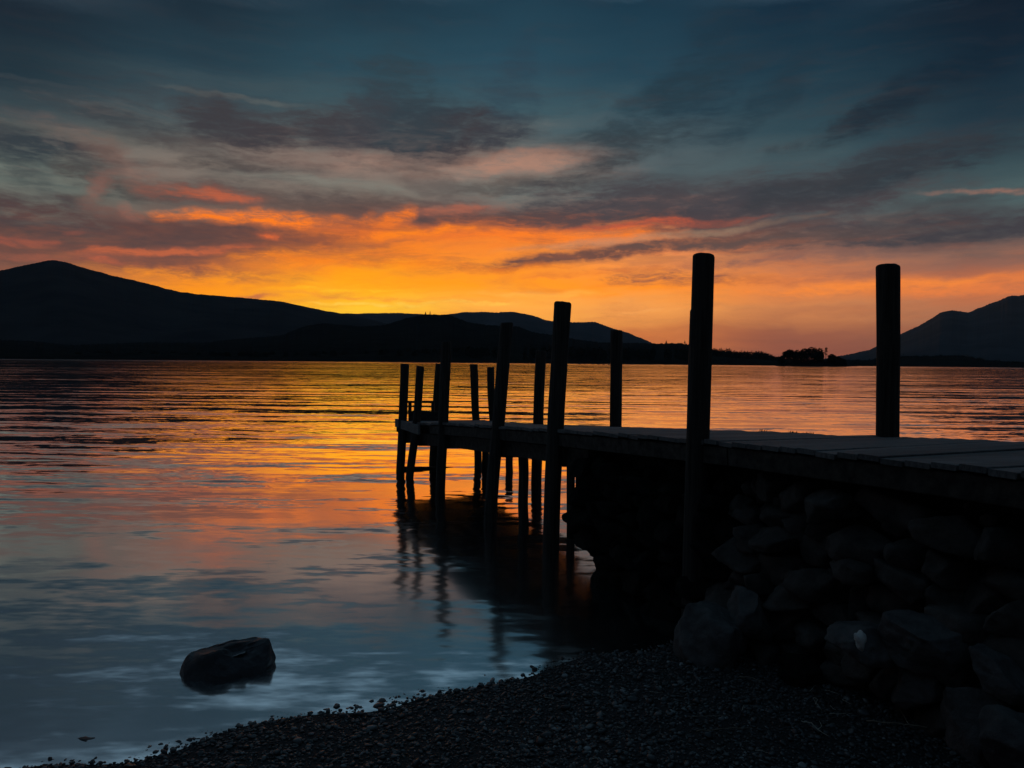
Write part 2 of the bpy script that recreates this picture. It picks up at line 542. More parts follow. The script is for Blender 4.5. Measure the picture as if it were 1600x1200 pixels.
def nmat(name, c1, c2, scale=8, stretch=(1, 1, 1), rough=.8, bump=.01, bscale=None, spec=.3, c3=None, detail=8, rot=(0, 0, 0), spots=None, island=0.0):
    m, t, b = mat_base(name)
    tc_ = t.nodes.new('ShaderNodeTexCoord')
    mp = t.nodes.new('ShaderNodeMapping')
    mp.inputs['Scale'].default_value = stretch
    mp.inputs['Rotation'].default_value = rot
    t.links.new(tc_.outputs['Object'], mp.inputs[0])
    n1 = t.nodes.new('ShaderNodeTexNoise')
    n1.inputs['Scale'].default_value = scale
    n1.inputs['Detail'].default_value = detail
    n1.inputs['Roughness'].default_value = .65
    t.links.new(mp.outputs[0], n1.inputs['Vector'])
    rp = t.nodes.new('ShaderNodeValToRGB')
    rp.color_ramp.elements[0].position = .32; rp.color_ramp.elements[0].color = (*c1, 1)
    rp.color_ramp.elements[1].position = .68; rp.color_ramp.elements[1].color = (*c2, 1)
    if c3:
        e = rp.color_ramp.elements.new(.8); e.color = (*c3, 1)
    t.links.new(n1.outputs[0], rp.inputs[0])
    if island:
        ge = t.nodes.new('ShaderNodeNewGeometry')
        ml = t.nodes.new('ShaderNodeMath'); ml.operation = 'MULTIPLY_ADD'
        t.links.new(ge.outputs['Random Per Island'], ml.inputs[0])
        ml.inputs[1].default_value = island; ml.inputs[2].default_value = 1 - island / 2
        mu = t.nodes.new('ShaderNodeVectorMath'); mu.operation = 'SCALE'
        t.links.new(rp.outputs[0], mu.inputs[0]); t.links.new(ml.outputs[0], mu.inputs['Scale'])
        t.links.new(mu.outputs[0], b.inputs['Base Color'])
    else:
        t.links.new(rp.outputs[0], b.inputs['Base Color'])
    b.inputs['Roughness'].default_value = rough
    b.inputs['Specular IOR Level'].default_value = spec
    n2 = t.nodes.new('ShaderNodeTexNoise')
    n2.inputs['Scale'].default_value = bscale or scale * 2
    n2.inputs['Detail'].default_value = 8
    n2.inputs['Roughness'].default_value = .7
    t.links.new(mp.outputs[0], n2.inputs['Vector'])
    bp = t.nodes.new('ShaderNodeBump')
    bp.inputs['Distance'].default_value = bump
    bp.inputs['Strength'].default_value = 1
    t.links.new(n2.outputs[0], bp.inputs['Height'])
    t.links.new(bp.outputs[0], b.inputs['Normal'])
    return m


AXD = Vector((-.401, .916, 0))      # along the jetty, outwards
PRD = Vector((.916, .401, 0))       # across the jetty, towards its far side
JROT = math.atan2(PRD.y, PRD.x)
wood_post = nmat('post_timber', (.018, .017, .015), (.085, .078, .068), 6, (9, 9, .3), .85, .02, 7)
wood_beam = nmat('beam_timber', (.016, .014, .012), (.085, .076, .064), 5, (3, 3, 3), .85, .01, 14)
wood_deck = nmat('deck_timber', (.09, .09, .088), (.20, .198, .192), 7, (.6, 9, 3), .7, .01, 10, rot=(0, 0, -JROT), island=.55)
wood_pale = nmat('pale_timber', (.10, .10, .095), (.20, .195, .18), 6, (1, 1, 6), .8, .004, 12)
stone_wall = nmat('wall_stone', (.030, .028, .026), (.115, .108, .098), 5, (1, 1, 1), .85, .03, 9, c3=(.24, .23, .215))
stone_dark = nmat('dark_rubble', (.008, .008, .007), (.022, .022, .019), 6, (1, 1, 1), .95, .05, 8, spec=.1)  # darker stone tone for the pier core, outer end and one boulder
stone_loose = nmat('boulder_stone', (.06, .06, .06), (.15, .15, .147), 6, (1, 1, 1), .8, .02, 14, c3=(.18, .18, .175))
stone_wet = nmat('wet_stone', (.018, .020, .022), (.065, .07, .075), 7, (1, 1, 1), .5, .014, 22, spec=.5)
lichen = nmat('white_lichen', (.45, .47, .45), (.75, .77, .74), 40, (1, 1, 1), .95, .004, 60)
twig_m = nmat('dry_twig', (.16, .13, .10), (.34, .29, .22), 20, (1, 1, 1), .9, .001, 40)
straw_m = nmat('bleached_straw', (.38, .35, .28), (.6, .56, .46), 20, (1, 1, 1), .9, .001, 40)
grass_m = nmat('dark_grass', (.03, .045, .015), (.07, .09, .03), 20, (1, 1, 1), .8, .001, 40)
metal_m = nmat('dark_ladder_metal', (.03, .03, .03), (.07, .07, .07), 20, (1, 1, 1), .6, .001, 40)
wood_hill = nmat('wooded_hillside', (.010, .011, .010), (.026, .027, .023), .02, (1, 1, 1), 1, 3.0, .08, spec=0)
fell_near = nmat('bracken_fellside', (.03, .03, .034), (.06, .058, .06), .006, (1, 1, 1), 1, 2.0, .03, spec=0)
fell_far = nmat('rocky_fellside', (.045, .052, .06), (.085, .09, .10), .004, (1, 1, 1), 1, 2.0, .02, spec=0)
leaf_m = nmat('dark_foliage', (.010, .013, .008), (.024, .03, .016), .4, (1, 1, 1), 1, .05, 1, spec=0)
bark_m = nmat('bark', (.04, .033, .026), (.09, .075, .06), 2, (1, 1, .3), .95, .03, 4)
cap_m = nmat('shingle_bed', (.018, .02, .021), (.05, .053, .055), 60, (1, 1, 1), .8, .02, 90)


def pebble_mat():
    m, t, b = mat_base('pebbles')
    g = t.nodes.new('ShaderNodeNewGeometry')
    rp = t.nodes.new('ShaderNodeValToRGB')
    e = rp.color_ramp.elements
    e[0].position = 0; e[0].color = (.016, .021, .023, 1)
    e[1].position = 1; e[1].color = (.26, .28, .28, 1)
    for p_, c_ in ((.35, (.038, .048, .052)), (.6, (.065, .074, .077)), (.8, (.05, .046, .042)), (.93, (.10, .108, .108))):
        q = e.new(p_); q.color = (*c_, 1)
    t.links.new(g.outputs['Random Per Island'], rp.inputs[0])
    t.links.new(rp.outputs[0], b.inputs['Base Color'])
    b.inputs['Roughness'].default_value = .42
    b.inputs['Specular IOR Level'].default_value = .5
    return m


pebble_m = pebble_mat()


def water_mat():
    m, t, b = mat_base('lake_water')
    nn = t.nodes; ln = t.links
    nn.remove(b)
    tc_ = nn.new('ShaderNodeTexCoord')

    def ns_(scale, sx, sy, rot, detail=3, rough=.5, off=0, dist=0):
        mp = nn.new('ShaderNodeMapping')
        mp.inputs['Scale'].default_value = (sx, sy, 1)
        mp.inputs['Rotation'].default_value = (0, 0, rot)
        mp.inputs['Location'].default_value = (off, off, 0)
        ln.new(tc_.outputs['Object'], mp.inputs[0])
        x = nn.new('ShaderNodeTexNoise')
        x.inputs['Scale'].default_value = scale
        x.inputs['Detail'].default_value = detail
        x.inputs['Roughness'].default_value = rough
        x.inputs['Distortion'].default_value = dist
        ln.new(mp.outputs[0], x.inputs['Vector'])
        return x.outputs[0]

    def mt(op, a, b_=None, c=None):
        x = nn.new('ShaderNodeMath'); x.operation = op
        for i, v in enumerate((a, b_, c)):
            if v is None: continue
            if isinstance(v, (int, float)): x.inputs[i].default_value = v
            else: ln.new(v, x.inputs[i])
        return x.outputs[0]

    def rng_(v, a, b_, c=0, d=1):
        x = nn.new('ShaderNodeMapRange'); x.interpolation_type = 'SMOOTHSTEP'
        ln.new(v, x.inputs['Value'])
        for nme, val in (('From Min', a), ('From Max', b_), ('To Min', c), ('To Max', d)):
            x.inputs[nme].default_value = val
        return x.outputs[0]

    sp = nn.new('ShaderNodeSeparateXYZ')
    ln.new(tc_.outputs['Object'], sp.inputs[0])
    y = sp.outputs[1]

    def slopes(scale, sx, sy, rot, ax, ay, gain, detail=2, off=0.0, rough=.5):
        # two noise channels taken as the surface slope along x and y
        mp = nn.new('ShaderNodeMapping')
        mp.inputs['Scale'].default_value = (sx * scale, sy * scale, 1)
        mp.inputs['Rotation'].default_value = (0, 0, rot)
        mp.inputs['Location'].default_value = (off, off * 1.7, off * .3)
        ln.new(tc_.outputs['Object'], mp.inputs[0])
        x = nn.new('ShaderNodeTexNoise')
        x.inputs['Scale'].default_value = 1
        x.inputs['Detail'].default_value = detail
        x.inputs['Roughness'].default_value = rough
        ln.new(mp.outputs[0], x.inputs['Vector'])
        q = nn.new('ShaderNodeVectorMath'); q.operation = 'SUBTRACT'
        ln.new(x.outputs['Color'], q.inputs[0]); q.inputs[1].default_value = (.5, .5, .5)
        w = nn.new('ShaderNodeVectorMath'); w.operation = 'MULTIPLY'
        ln.new(q.outputs[0], w.inputs[0]); w.inputs[1].default_value = (ax, ay, 0)
        if gain is None:
            return w.outputs[0]
        e = nn.new('ShaderNodeVectorMath'); e.operation = 'SCALE'
        ln.new(w.outputs[0], e.inputs[0]); ln.new(gain, e.inputs['Scale'])
        return e.outputs[0]

    def vadd(a, b_):
        q = nn.new('ShaderNodeVectorMath'); q.operation = 'ADD'
        ln.new(a, q.inputs[0]); ln.new(b_, q.inputs[1])
        return q.outputs[0]

    patch = ns_(1.0, .010, .045, .0, 2, .5, off=5)          # patches of breeze
    pm = rng_(patch, .35, .65, .5, 1.25)
    open_ = rng_(y, 3.4, 9, .45, 1.0)                      # long exposure smooths the shallows
    mid_ = mt('MULTIPLY', mt('MULTIPLY', open_, pm), rng_(y, 35, 110, 1, .9))
    near_ = rng_(y, 5, 14, 1, 0)
    far = rng_(y, 330, 650, 0, 1)
    nm = slopes(1, .035, .22, .03, .05, .15, mt('MULTIPLY', pm, rng_(y, 8, 40, .35, 1)), 2, 1.3)                 # long low swell, 5 m
    nm = vadd(nm, slopes(1, .12, .95, -.04, .05, .17, mid_, 2, 4.1))     # 1 m waves, crests across
    nm = vadd(nm, slopes(1, .7, 3.6, .07, .07, .22, mid_, 2, 9.7))       # 30 cm ripples
    nm = vadd(nm, slopes(1, 4, 12, .2, .05, .10, open_, 1, 2.2))
    nm = vadd(nm, slopes(1, .01, .05, 0, .08, .36, far, 3, 6.0))
    nm = vadd(nm, slopes(1, .4, 1.5, .08, .04, .16, near_, 2, 14.2, .5))
    nm = vadd(nm, slopes(1, 3.0, 9, -.1, .08, .17, near_, 3, 17.2, .6))
    wv = nn.new('ShaderNodeTexWave')
    wv.wave_type = 'BANDS'; wv.bands_direction = 'Y'; wv.wave_profile = 'SIN'
    mpw = nn.new('ShaderNodeMapping')
    mpw.inputs['Rotation'].default_value = (0, 0, .05)
    mpw.inputs['Scale'].default_value = (.12, 1, 1)
    ln.new(tc_.outputs['Object'], mpw.inputs[0]); ln.new(mpw.outputs[0], wv.inputs['Vector'])
    for k_, v_ in (('Scale', .13), ('Distortion', 5.0), ('Detail', 3.0), ('Detail Scale', 2.2), ('Detail Roughness', .55)):
        wv.inputs[k_].default_value = v_
    wamp = mt('MULTIPLY', rng_(y, 9, 22, 0, .062), pm)
    cw = nn.new('ShaderNodeCombineXYZ')
    ln.new(mt('MULTIPLY', mt('SUBTRACT', wv.outputs['Fac'], .5), wamp), cw.inputs[1])
    nm = vadd(nm, cw.outputs[0])
    # the far flanks of the waves are hidden behind their crests
    lim = nn.new('ShaderNodeVectorMath'); lim.operation = 'MINIMUM'
    ln.new(nm, lim.inputs[0])
    lc = nn.new('ShaderNodeCombineXYZ')
    lc.inputs[0].default_value = 9; lc.inputs[2].default_value = 9
    ln.new(rng_(y, 15, 90, .016, .004), lc.inputs[1])
    ln.new(lc.outputs[0], lim.inputs[1])
    cx = nn.new('ShaderNodeVectorMath'); cx.operation = 'ADD'
    ln.new(lim.outputs[0], cx.inputs[0]); cx.inputs[1].default_value = (0, 0, 1)
    bp = nn.new('ShaderNodeVectorMath'); bp.operation = 'NORMALIZE'
    ln.new(cx.outputs[0], bp.inputs[0])
    gl = nn.new('ShaderNodeBsdfGlossy')
    gl.distribution = 'GGX'
    ro = mt('ADD', rng_(y, 4.5, 11, .125, .045), mt('MULTIPLY', far, .06))
    ln.new(ro, gl.inputs['Roughness'])
    gl.inputs['Color'].default_value = (1, 1, 1, 1)
    ln.new(bp.outputs[0], gl.inputs['Normal'])
    df = nn.new('ShaderNodeBsdfDiffuse')
    df.inputs['Color'].default_value = (.03, .05, .06, 1)
    fr = nn.new('ShaderNodeFresnel')
    fr.inputs['IOR'].default_value = 1.5
    ln.new(bp.outputs[0], fr.inputs['Normal'])
    mx = nn.new('ShaderNodeMixShader')
    ln.new(mt('MINIMUM', mt('MULTIPLY_ADD', fr.outputs[0], .2, .88), .99), mx.inputs[0])
    ln.new(df.outputs[0], mx.inputs[1])
    ln.new(gl.outputs[0], mx.inputs[2])
    ln.new(mx.outputs[0], nn['Material Output'].inputs['Surface'])
    return m


water_m = water_mat()
puddle_m, _t, _b = mat_base('rain_puddle')
_b.inputs['Base Color'].default_value = (.10, .11, .12, 1)
_b.inputs['Roughness'].default_value = .12
_b.inputs['IOR'].default_value = 1.5

# ------------------------------------------------------------------ the lake
me_v = [(-9000, -60, 0), (9000, -60, 0), (9000, 9000, 0), (-9000, 9000, 0)]
lake = mesh_obj('lake_water', me_v, [(0, 1, 2, 3)], water_m, smooth=False)
tag(lake, 'rippled lake surface reflecting the orange sunset', 'water', kind='structure')


# ------------------------------------------------------------------ hills
def interp(pts, x):
    xs = [p[0] for p in pts]; ys = [p[1] for p in pts]
    return np.interp(x, xs, ys)


def ridge(name, pts, shore, crest, mat, label, fuzz=.0, seed=0, step=1.5, fuzz_from=-9999, lump=.0):
    pxs = np.arange(pts[0][0], pts[-1][0] + .1, step)
    rows = [0, .03, .1, .2, .32, .45, .58, .72, .86, 1.0, 1.12, 1.3, 1.6]
    vs = []
    xs_ = np.array([p[0] for p in pts], float)
    for i, x in enumerate(pxs):
        # smooth the outline a little
        y = np.mean([interp(pts, x + d) for d in (-3, -1.5, 0, 1.5, 3)])
        az, el = azel(x, y)
        f_ = fuzz * (mnoise.noise(Vector((x * .45, seed, 0))) + .7 * mnoise.noise(Vector((x * 1.3, seed, 5)))) if x > fuzz_from else 0
        f_ += lump * mnoise.noise(Vector((x * .06, seed, 2)))
        el += f_ / F
        hc = H + crest * math.tan(max(el, -.01))
        hc = max(hc, .5)
        for r in rows:
            d = shore + (crest - shore) * r
            if r <= 1:
                k = r ** 1.25
                hh = hc * k
                if 0 < r < 1:
                    hh += hc * .10 * mnoise.noise(Vector((az * 14, r * 3, seed + 3))) * math.sin(math.pi * r)
            else:
                hh = hc * max(0, 1 - (r - 1) * 1.6)
            if r == 0: hh = -2
            elif r == .03: hh = max(.6, hh * .5)
            vs.append((d * math.sin(az), d * math.cos(az), hh))
    n = len(rows)
    fs = []
    for i in range(len(pxs) - 1):
        for k in range(n - 1):
            fs.append((i * n + k, (i + 1) * n + k, (i + 1) * n + k + 1, i * n + k + 1))
    o = mesh_obj(name, vs, np.array(fs), mat)
    tag(o, label, 'hill', kind='structure')
    return o


back = [(380, 505), (480, 494), (540, 490), (620, 489), (690, 492), (715, 489), (740, 487), (770, 488), (800, 487), (830, 492), (848, 499), (870, 503), (890, 503), (908, 504), (928, 502), (940, 507), (960, 514), (985, 521), (1015, 534), (1040, 545), (1100, 562)]
left = [(-700, 520), (-400, 470), (-150, 440), (0, 423), (40, 414), (70, 408), (85, 406), (100, 409), (130, 418), (170, 429), (230, 443), (285, 457), (340, 462), (400, 467), (440, 471), (490, 482), (535, 490), (560, 494), (640, 515), (740, 545), (800, 560)]
mid = [(-700, 530), (-100, 528), (200, 534), (320, 534), (440, 524), (475, 510), (505, 505), (560, 510), (600, 508), (635, 497), (665, 491), (702, 492), (730, 503), (763, 508), (810, 510), (833, 519), (856, 522), (900, 530), (940, 535), (1000, 536), (1020, 537), (1060, 536), (1090, 540), (1125, 549), (1150, 554), (1175, 556), (1200, 557), (1210, 562), (1235, 564), (1290, 566), (1340, 569)]
rightm = [(1240, 569), (1270, 564), (1300, 558), (1330, 553), (1360, 546), (1400, 525), (1440, 507), (1468, 489), (1483, 485), (1497, 486), (1515, 488), (1550, 473), (1580, 462), (1610, 460), (1700, 440), (1900, 470), (2200, 530), (2500, 560)]
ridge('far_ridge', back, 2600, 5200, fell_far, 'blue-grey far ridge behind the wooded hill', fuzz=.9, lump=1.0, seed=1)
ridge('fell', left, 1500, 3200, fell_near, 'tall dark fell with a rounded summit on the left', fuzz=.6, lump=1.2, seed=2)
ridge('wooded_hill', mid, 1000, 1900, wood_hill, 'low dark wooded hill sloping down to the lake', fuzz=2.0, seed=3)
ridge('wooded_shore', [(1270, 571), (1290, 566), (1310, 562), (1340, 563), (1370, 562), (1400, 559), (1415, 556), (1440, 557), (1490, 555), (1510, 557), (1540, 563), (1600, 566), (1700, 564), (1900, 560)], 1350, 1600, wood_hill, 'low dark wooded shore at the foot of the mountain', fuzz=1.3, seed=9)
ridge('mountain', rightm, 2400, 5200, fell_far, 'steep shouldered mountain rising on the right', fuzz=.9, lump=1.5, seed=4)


# ------------------------------------------------------------------ trees
def leaf_cloud(blobs, n, size, seed):
    n = int(n)
    """many leaf clumps (small bent quads) spread through ellipsoid blobs -> arrays"""
    r = np.random.default_rng(seed)
    vol = np.array([b[3] * b[4] * b[5] for b in blobs]) ** .8
    pick = r.choice(len(blobs), n, p=vol / vol.sum())
    B = np.array(blobs)[pick]
    d = r.normal(size=(n, 3)); d /= np.linalg.norm(d, axis=1, keepdims=True)
    rad = r.uniform(.25, 1.0, (n, 1)) ** .45 * r.uniform(.8, 1.12, (n, 1))
    c = B[:, :3] + d * rad * B[:, 3:6]
    a = r.normal(size=(n, 3)); a /= np.linalg.norm(a, axis=1, keepdims=True)
    b = np.cross(a, r.normal(size=(n, 3))); b /= np.linalg.norm(b, axis=1, keepdims=True)
    s = size * r.uniform(.5, 1.3, (n, 1))
    v = np.stack([c - a * s, c + b * s * .6, c + a * s, c - b * s * .6], 1).reshape(-1, 3)
    f = np.arange(n * 4).reshape(n, 4)
    return v, f


def tree(base, h, crown, n, size, seed, label, group, name='broadleaf_tree', trunk_r=.25, limbs=5):
    root = empty(name, base)
    tag(root, label, 'tree', group)
    mb = MB()
    b = Vector(base)
    topz = h * .75
    v, f = log_mesh(b - Vector((0, 0, .3)), b + Vector((random.uniform(-.3, .3), 0, topz)), trunk_r, trunk_r * .35, seed, bow=.4, sides=7, rings=8)
    mb.add(v, f)
    for k in range(limbs):
        t = random.uniform(.3, .8)
        c = random.choice(crown)
        st = b + Vector((0, 0, topz * t))
        en = b + Vector(c[:3]) + Vector((random.uniform(-.4, .4) * c[3], random.uniform(-.4, .4) * c[4], 0))
        v, f = log_mesh(st, en, trunk_r * .4, trunk_r * .12, seed + k + 1, bow=.3, sides=5, rings=5)
        mb.add(v, f)
    mb.build('trunk', bark_m, root, True)
    bl = [(b.x + c[0], b.y + c[1], b.z + c[2], c[3], c[4], c[5]) for c in crown]
    v, f = leaf_cloud(bl, n, size, seed)
    mesh_obj('crown', v, f, leaf_m, root, smooth=False)
    return root


YI = 745.0
m_px = YI / F       # metres per photo pixel at the island
isl = []
pxs = np.arange(1205, 1335, 1.5)
prof = [(1205, 575.5), (1211, 572), (1222, 568), (1250, 565), (1290, 566), (1305, 568), (1320, 570.5), (1333, 574)]
vs, fs = [], []
rows = [(-9, -1.0), (-8, .15), (-5, .6), (0, 1.0), (6, .8), (12, .2), (14, -1)]
for x in pxs:
    zc = at(x, interp(prof, x), YI).z
    for (dy, k) in rows:
        p = at(x, 565, YI + dy)
        z = max(zc, -.5) * k + .25 * mnoise.noise(Vector((p.x * .4, p.y * .4, 0))) if k > 0 else -1.5
        vs.append((p.x, p.y, z))
n = len(rows)
for i in range(len(pxs) - 1):
    for k in range(n - 1):
        fs.append((i * n + k, (i + 1) * n + k, (i + 1) * n + k + 1, i * n + k + 1))
tag(mesh_obj('island', vs, np.array(fs), wood_hill), 'small low dark island in the lake', 'island', kind='structure')
for i, (px, py, w, nb, lab) in enumerate([
    (1222, 556, 11, 3, 'low bushy tree at the left tip of the island'),
    (1234, 546, 20, 4, 'flat topped tree with sky gaps at the left of the island'),
    (1246, 546.5, 16, 4, 'broad dark tree right of the flat topped one on the island'),
    (1257, 544, 17, 5, 'rounded tree left of the tallest one on the island'),
    (1268, 541.5, 18, 5, 'tallest tree of the island clump'),
    (1281, 543.5, 15, 5, 'dense tree at the right end of the island clump'),
    (1299, 553, 12, 3, 'low bushy tree right of the lone pine on the island'),
    (1308, 557, 12, 3, 'small low tree near the right tip of the island'),
    (1318, 561, 11, 2, 'smallest bush at the far right tip of the island'),
]):
    g = at(px, 568.5, YI + random.uniform(-3, 3)); g.z = max(.3, at(px, interp(prof, px), YI).z * .6)
    topz = at(px, py, YI).z
    h = topz - g.z
    W = w * m_px / 2
    cr = []
    for k in range(nb + 2):
        cr.append((random.uniform(-.65, .65) * W, random.uniform(-.5, .5) * W, h * random.uniform(.38, .72), W * random.uniform(.4, .65), W * .6, h * random.uniform(.16, .26)))
    cr.append((0, 0, h * .84, W * .62, W * .6, h * .16))
    cr.append((-W * .5, 0, h * .76, W * .5, W * .5, h * .13))
    if i != 1:
        cr.append((0, 0, h * .3, W * .9, W * .8, h * .3)); cr.append((0, 0, h * .1, W * 1.1, W * .8, h * .2)); cr.append((0, 0, h * .5, W * .8, W * .8, h * .25))
    tree(tuple(g), h, cr, 3000 if h > 8 else 1400, .66, 20 + i, lab, 'trees on the island', trunk_r=.3)
# the lone pine
px = 1290
g = at(px, 567, YI); g.z = 1
h = at(px, 542.5, YI).z - g.z
cr = [(random.uniform(-1.2, 1.6), random.uniform(-1, 1), h * t, random.uniform(1.0, 1.9), 1.3, .75) for t in (.62, .7, .76, .82, .88, .93)] + [(0.8, 0, h * .96, 1.4, 1.0, .6), (1.5, 0, h * .52, .9, .8, .5), (0, 0, h * .2, 2.2, 2, h * .16)]
tree(tuple(g), h * 1.15, cr, 750, .36, 50, 'slender lone pine with an open crown beside the island clump', 'trees on the island', name='pine_tree', trunk_r=.2)


def woodland(name, pts, Y, seed, n, label, hmin=5, hmax=12):
    """a far-off wood: crowns along the shore, one mass"""
    r = np.random.default_rng(seed)
    V, Fc = [], []
    cnt = 0
    for i in range(n):
        px = r.uniform(pts[0][0], pts[-1][0])
        yy = interp(pts, px)
        Yt = Y + r.uniform(-60, 60)
        top = at(px, yy + r.uniform(-1.5, 3.5), Yt).z
        top = max(top, 2.5)
        c = at(px, 566, Yt)
        con = r.random() < .12
        hh = top
        if con:
            bl = [(c.x, c.y, hh * (1 - .12 * k), .5 + .55 * k, .5 + .55 * k, hh * .08) for k in range(7)]
            m = 70
        else:
            w = r.uniform(3.5, 7)
            bl = [(c.x, c.y, hh * .55, w, w, hh * .42), (c.x + r.uniform(-w, w), c.y, hh * .6, w * .6, w * .6, hh * .3)]
            m = 170
        v, f = leaf_cloud(bl, m, 1.5, seed * 1000 + i)
        V.append(v); Fc.append(f + cnt); cnt += len(v)
    o = mesh_obj(name, np.concatenate(V), np.concatenate(Fc), leaf_m, smooth=False)
    tag(o, label, 'woodland', kind='stuff')


woodland('shore_woodland', [(1085, 538), (1110, 543), (1125, 544), (1140, 545), (1152, 549), (1165, 548), (1175, 549), (1185, 547), (1200, 551), (1209, 557), (1225, 558), (1245, 561)], 1500, 5, 240, 'uneven dark wood along the low shore left of the island')
woodland('lakeside_woodland', [(1290, 562), (1310, 559), (1335, 561), (1365, 560), (1400, 556), (1412, 552), (1440, 554), (1500, 553), (1520, 556), (1545, 561), (1600, 566), (1800, 562)], 1700, 6, 190, 'dark wood at the foot of the mountain on the right')
woodland('hill_foot_woodland', [(-300, 548), (200, 550), (480, 548), (700, 540), (850, 538), (900, 541), (1085, 543)], 1150, 7, 260, 'dark wood along the far shore below the wooded hill')
# skyline conifers on the wooded hill
for i, (px, py, hh, lab) in enumerate([(665, 487, 7, 'left one of two tiny conifers on the hill skyline'), (672, 486, 8, 'right one of two tiny conifers on the hill skyline'),
                                       (1041, 532, 6, 'tiny conifer on the low skyline left of the tallest jetty post'), (1070, 532, 6, 'tiny conifer on the low skyline just beside the tallest jetty post')]):
    Yt = 1900
    az, _ = azel(px, py)
    top = at(px, py, Yt * math.cos(az))
    s = Yt / F
    base = (top.x, top.y, top.z - hh * s)
    H_ = hh * s
    cr = [(0, 0, H_ * (.95 - .13 * k), .5 + .4 * k, .5 + .4 * k, H_ * .09) for k in range(6)]
    tree(base, H_, cr, 160, .8, 70 + i, lab, 'conifers on the skyline', name='conifer_tree', trunk_r=.3, limbs=0)

# ------------------------------------------------------------------ beach
shore_px = [(60, 1200), (200, 1175), (300, 1150), (380, 1135), (480, 1116), (570, 1100), (640, 1086), (700, 1078), (780, 1063), (870, 1042), (930, 1022), (1000, 1008), (1070, 1000)]
SH = [(-40, -20), (-9, -1.5), (-4, 1.6), (-2.7, 2.65)] + [tuple(ground(x, y)[:2]) for x, y in shore_px] + [(1.9, 5.0), (2.9, 5.3), (4.5, 5.2), (9, 4.2), (40, -4)]
SHA = np.array(SH)


def shore_d(x, y):
    """signed distance inland (+) of points"""
    x = np.asarray(x, float); y = np.asarray(y, float)
    best = np.full(x.shape, 1e9)
    for a, b in zip(SHA[:-1], SHA[1:]):
        ab = b - a
        t = np.clip(((x - a[0]) * ab[0] + (y - a[1]) * ab[1]) / (ab @ ab), 0, 1)
        best = np.minimum(best, np.hypot(x - a[0] - t * ab[0], y - a[1] - t * ab[1]))
    ys = np.interp(x, SHA[:, 0], SHA[:, 1])
    return np.where(y < ys, best, -best)


def beach_z(x, y):
    d = shore_d(x, y)
    z = np.where(d > 0, np.minimum(.10 * d, .09 + .03 * d), np.maximum(.12 * d, -1.2))
    return z + .008 * np.sin(x * 5.1 + y * 3) * np.sin(y * 6.3 - x * 2) - .004


def grid(x0, x1, y0, y1, st):
    xs = np.arange(x0, x1 + st / 2, st); ys = np.arange(y0, y1 + st / 2, st)
    X, Y = np.meshgrid(xs, ys)
    Z = beach_z(X, Y)
    nx = len(xs)
    v = np.stack([X, Y, Z], -1).reshape(-1, 3)
    i, j = np.meshgrid(np.arange(len(xs) - 1), np.arange(len(ys) - 1))
    a = (j * nx + i).ravel()
    return v, np.stack([a, a + 1, a + 1 + nx, a + nx], 1)


gx = np.concatenate([np.arange(-40, -4, 2.0), np.arange(-4, 5, .06), np.arange(5, 41, 2.0)])
gy = np.concatenate([np.arange(-50, 1, 2.0), np.arange(1, 6.6, .06), np.arange(6.6, 14, 1.0)])
X, Y = np.meshgrid(gx, gy)
Z = beach_z(X, Y)
nx = len(gx)
i, j = np.meshgrid(np.arange(nx - 1), np.arange(len(gy) - 1))
a = (j * nx + i).ravel()
tag(mesh_obj('beach', np.stack([X, Y, Z], -1).reshape(-1, 3), np.stack([a, a + 1, a + 1 + nx, a + nx], 1), cap_m),
    'dark shingle shore sloping into the lake', 'beach', kind='structure')


def pebble_field(n, level, rmin, rmax, seed, box=(-3.3, 4.2, 1.6, 5.2), dmin=-.10, edge=False):
    r = np.random.default_rng(seed)
    xs = r.uniform(box[0], box[1], n * 4); ys = r.uniform(box[2], box[3], n * 4)
    d = shore_d(xs, ys)
    keep = (d > dmin)
    if edge:
        keep &= d < .12
    keep &= (r.random(n * 4) < np.clip((d - dmin) / .14, 0, 1))
    # nothing inside the stone pier
    keep &= (xs < 3.375 - .438 * ys + .25)
    xs = xs[keep][:n]; ys = ys[keep][:n]
    n = len(xs)
    v0, f0 = ICO[level]
    rad = rmin + (rmax - rmin) * r.random(n) ** 2.2
    th = r.uniform(0, 6.283, n)
    sx = rad * r.uniform(.9, 1.5, n); sy = rad * r.uniform(.7, 1.1, n); sz = rad * r.uniform(.4, .75, n)
    k = 24
    tmpl = []
    for q in range(k):
        rr = np.random.default_rng(seed * 50 + q)
        vv = v0 * (1 + .16 * rr.normal(size=(len(v0), 1)).clip(-1.6, 1.6) * (1 if level == 0 else .55))
        for _ in range(3):
            nn_ = rr.normal(size=3); nn_ /= np.linalg.norm(nn_)
            hh = vv @ nn_ - rr.uniform(.45, .75)
            vv = vv - np.outer(np.clip(hh, 0, None), nn_)
        tmpl.append(vv)
    T = np.array(tmpl)[r.integers(0, k, n)]                     # n,m,3
    S = T * np.stack([sx, sy, sz], 1)[:, None, :]
    tx = r.normal(0, .25, n)
    cz, szn = np.cos(th)[:, None], np.sin(th)[:, None]
    x = S[:, :, 0] * cz - S[:, :, 1] * szn
    y = S[:, :, 0] * szn + S[:, :, 1] * cz
    z = S[:, :, 2] + x * np.tan(tx)[:, None] * .6
    zz = beach_z(xs, ys) + sz * r.uniform(.1, .9, n)
    V = np.stack([x + xs[:, None], y + ys[:, None], z + zz[:, None]], -1).reshape(-1, 3)
    Fc = (f0[None] + (np.arange(n) * len(v0))[:, None, None]).reshape(-1, 3)
    return V, Fc


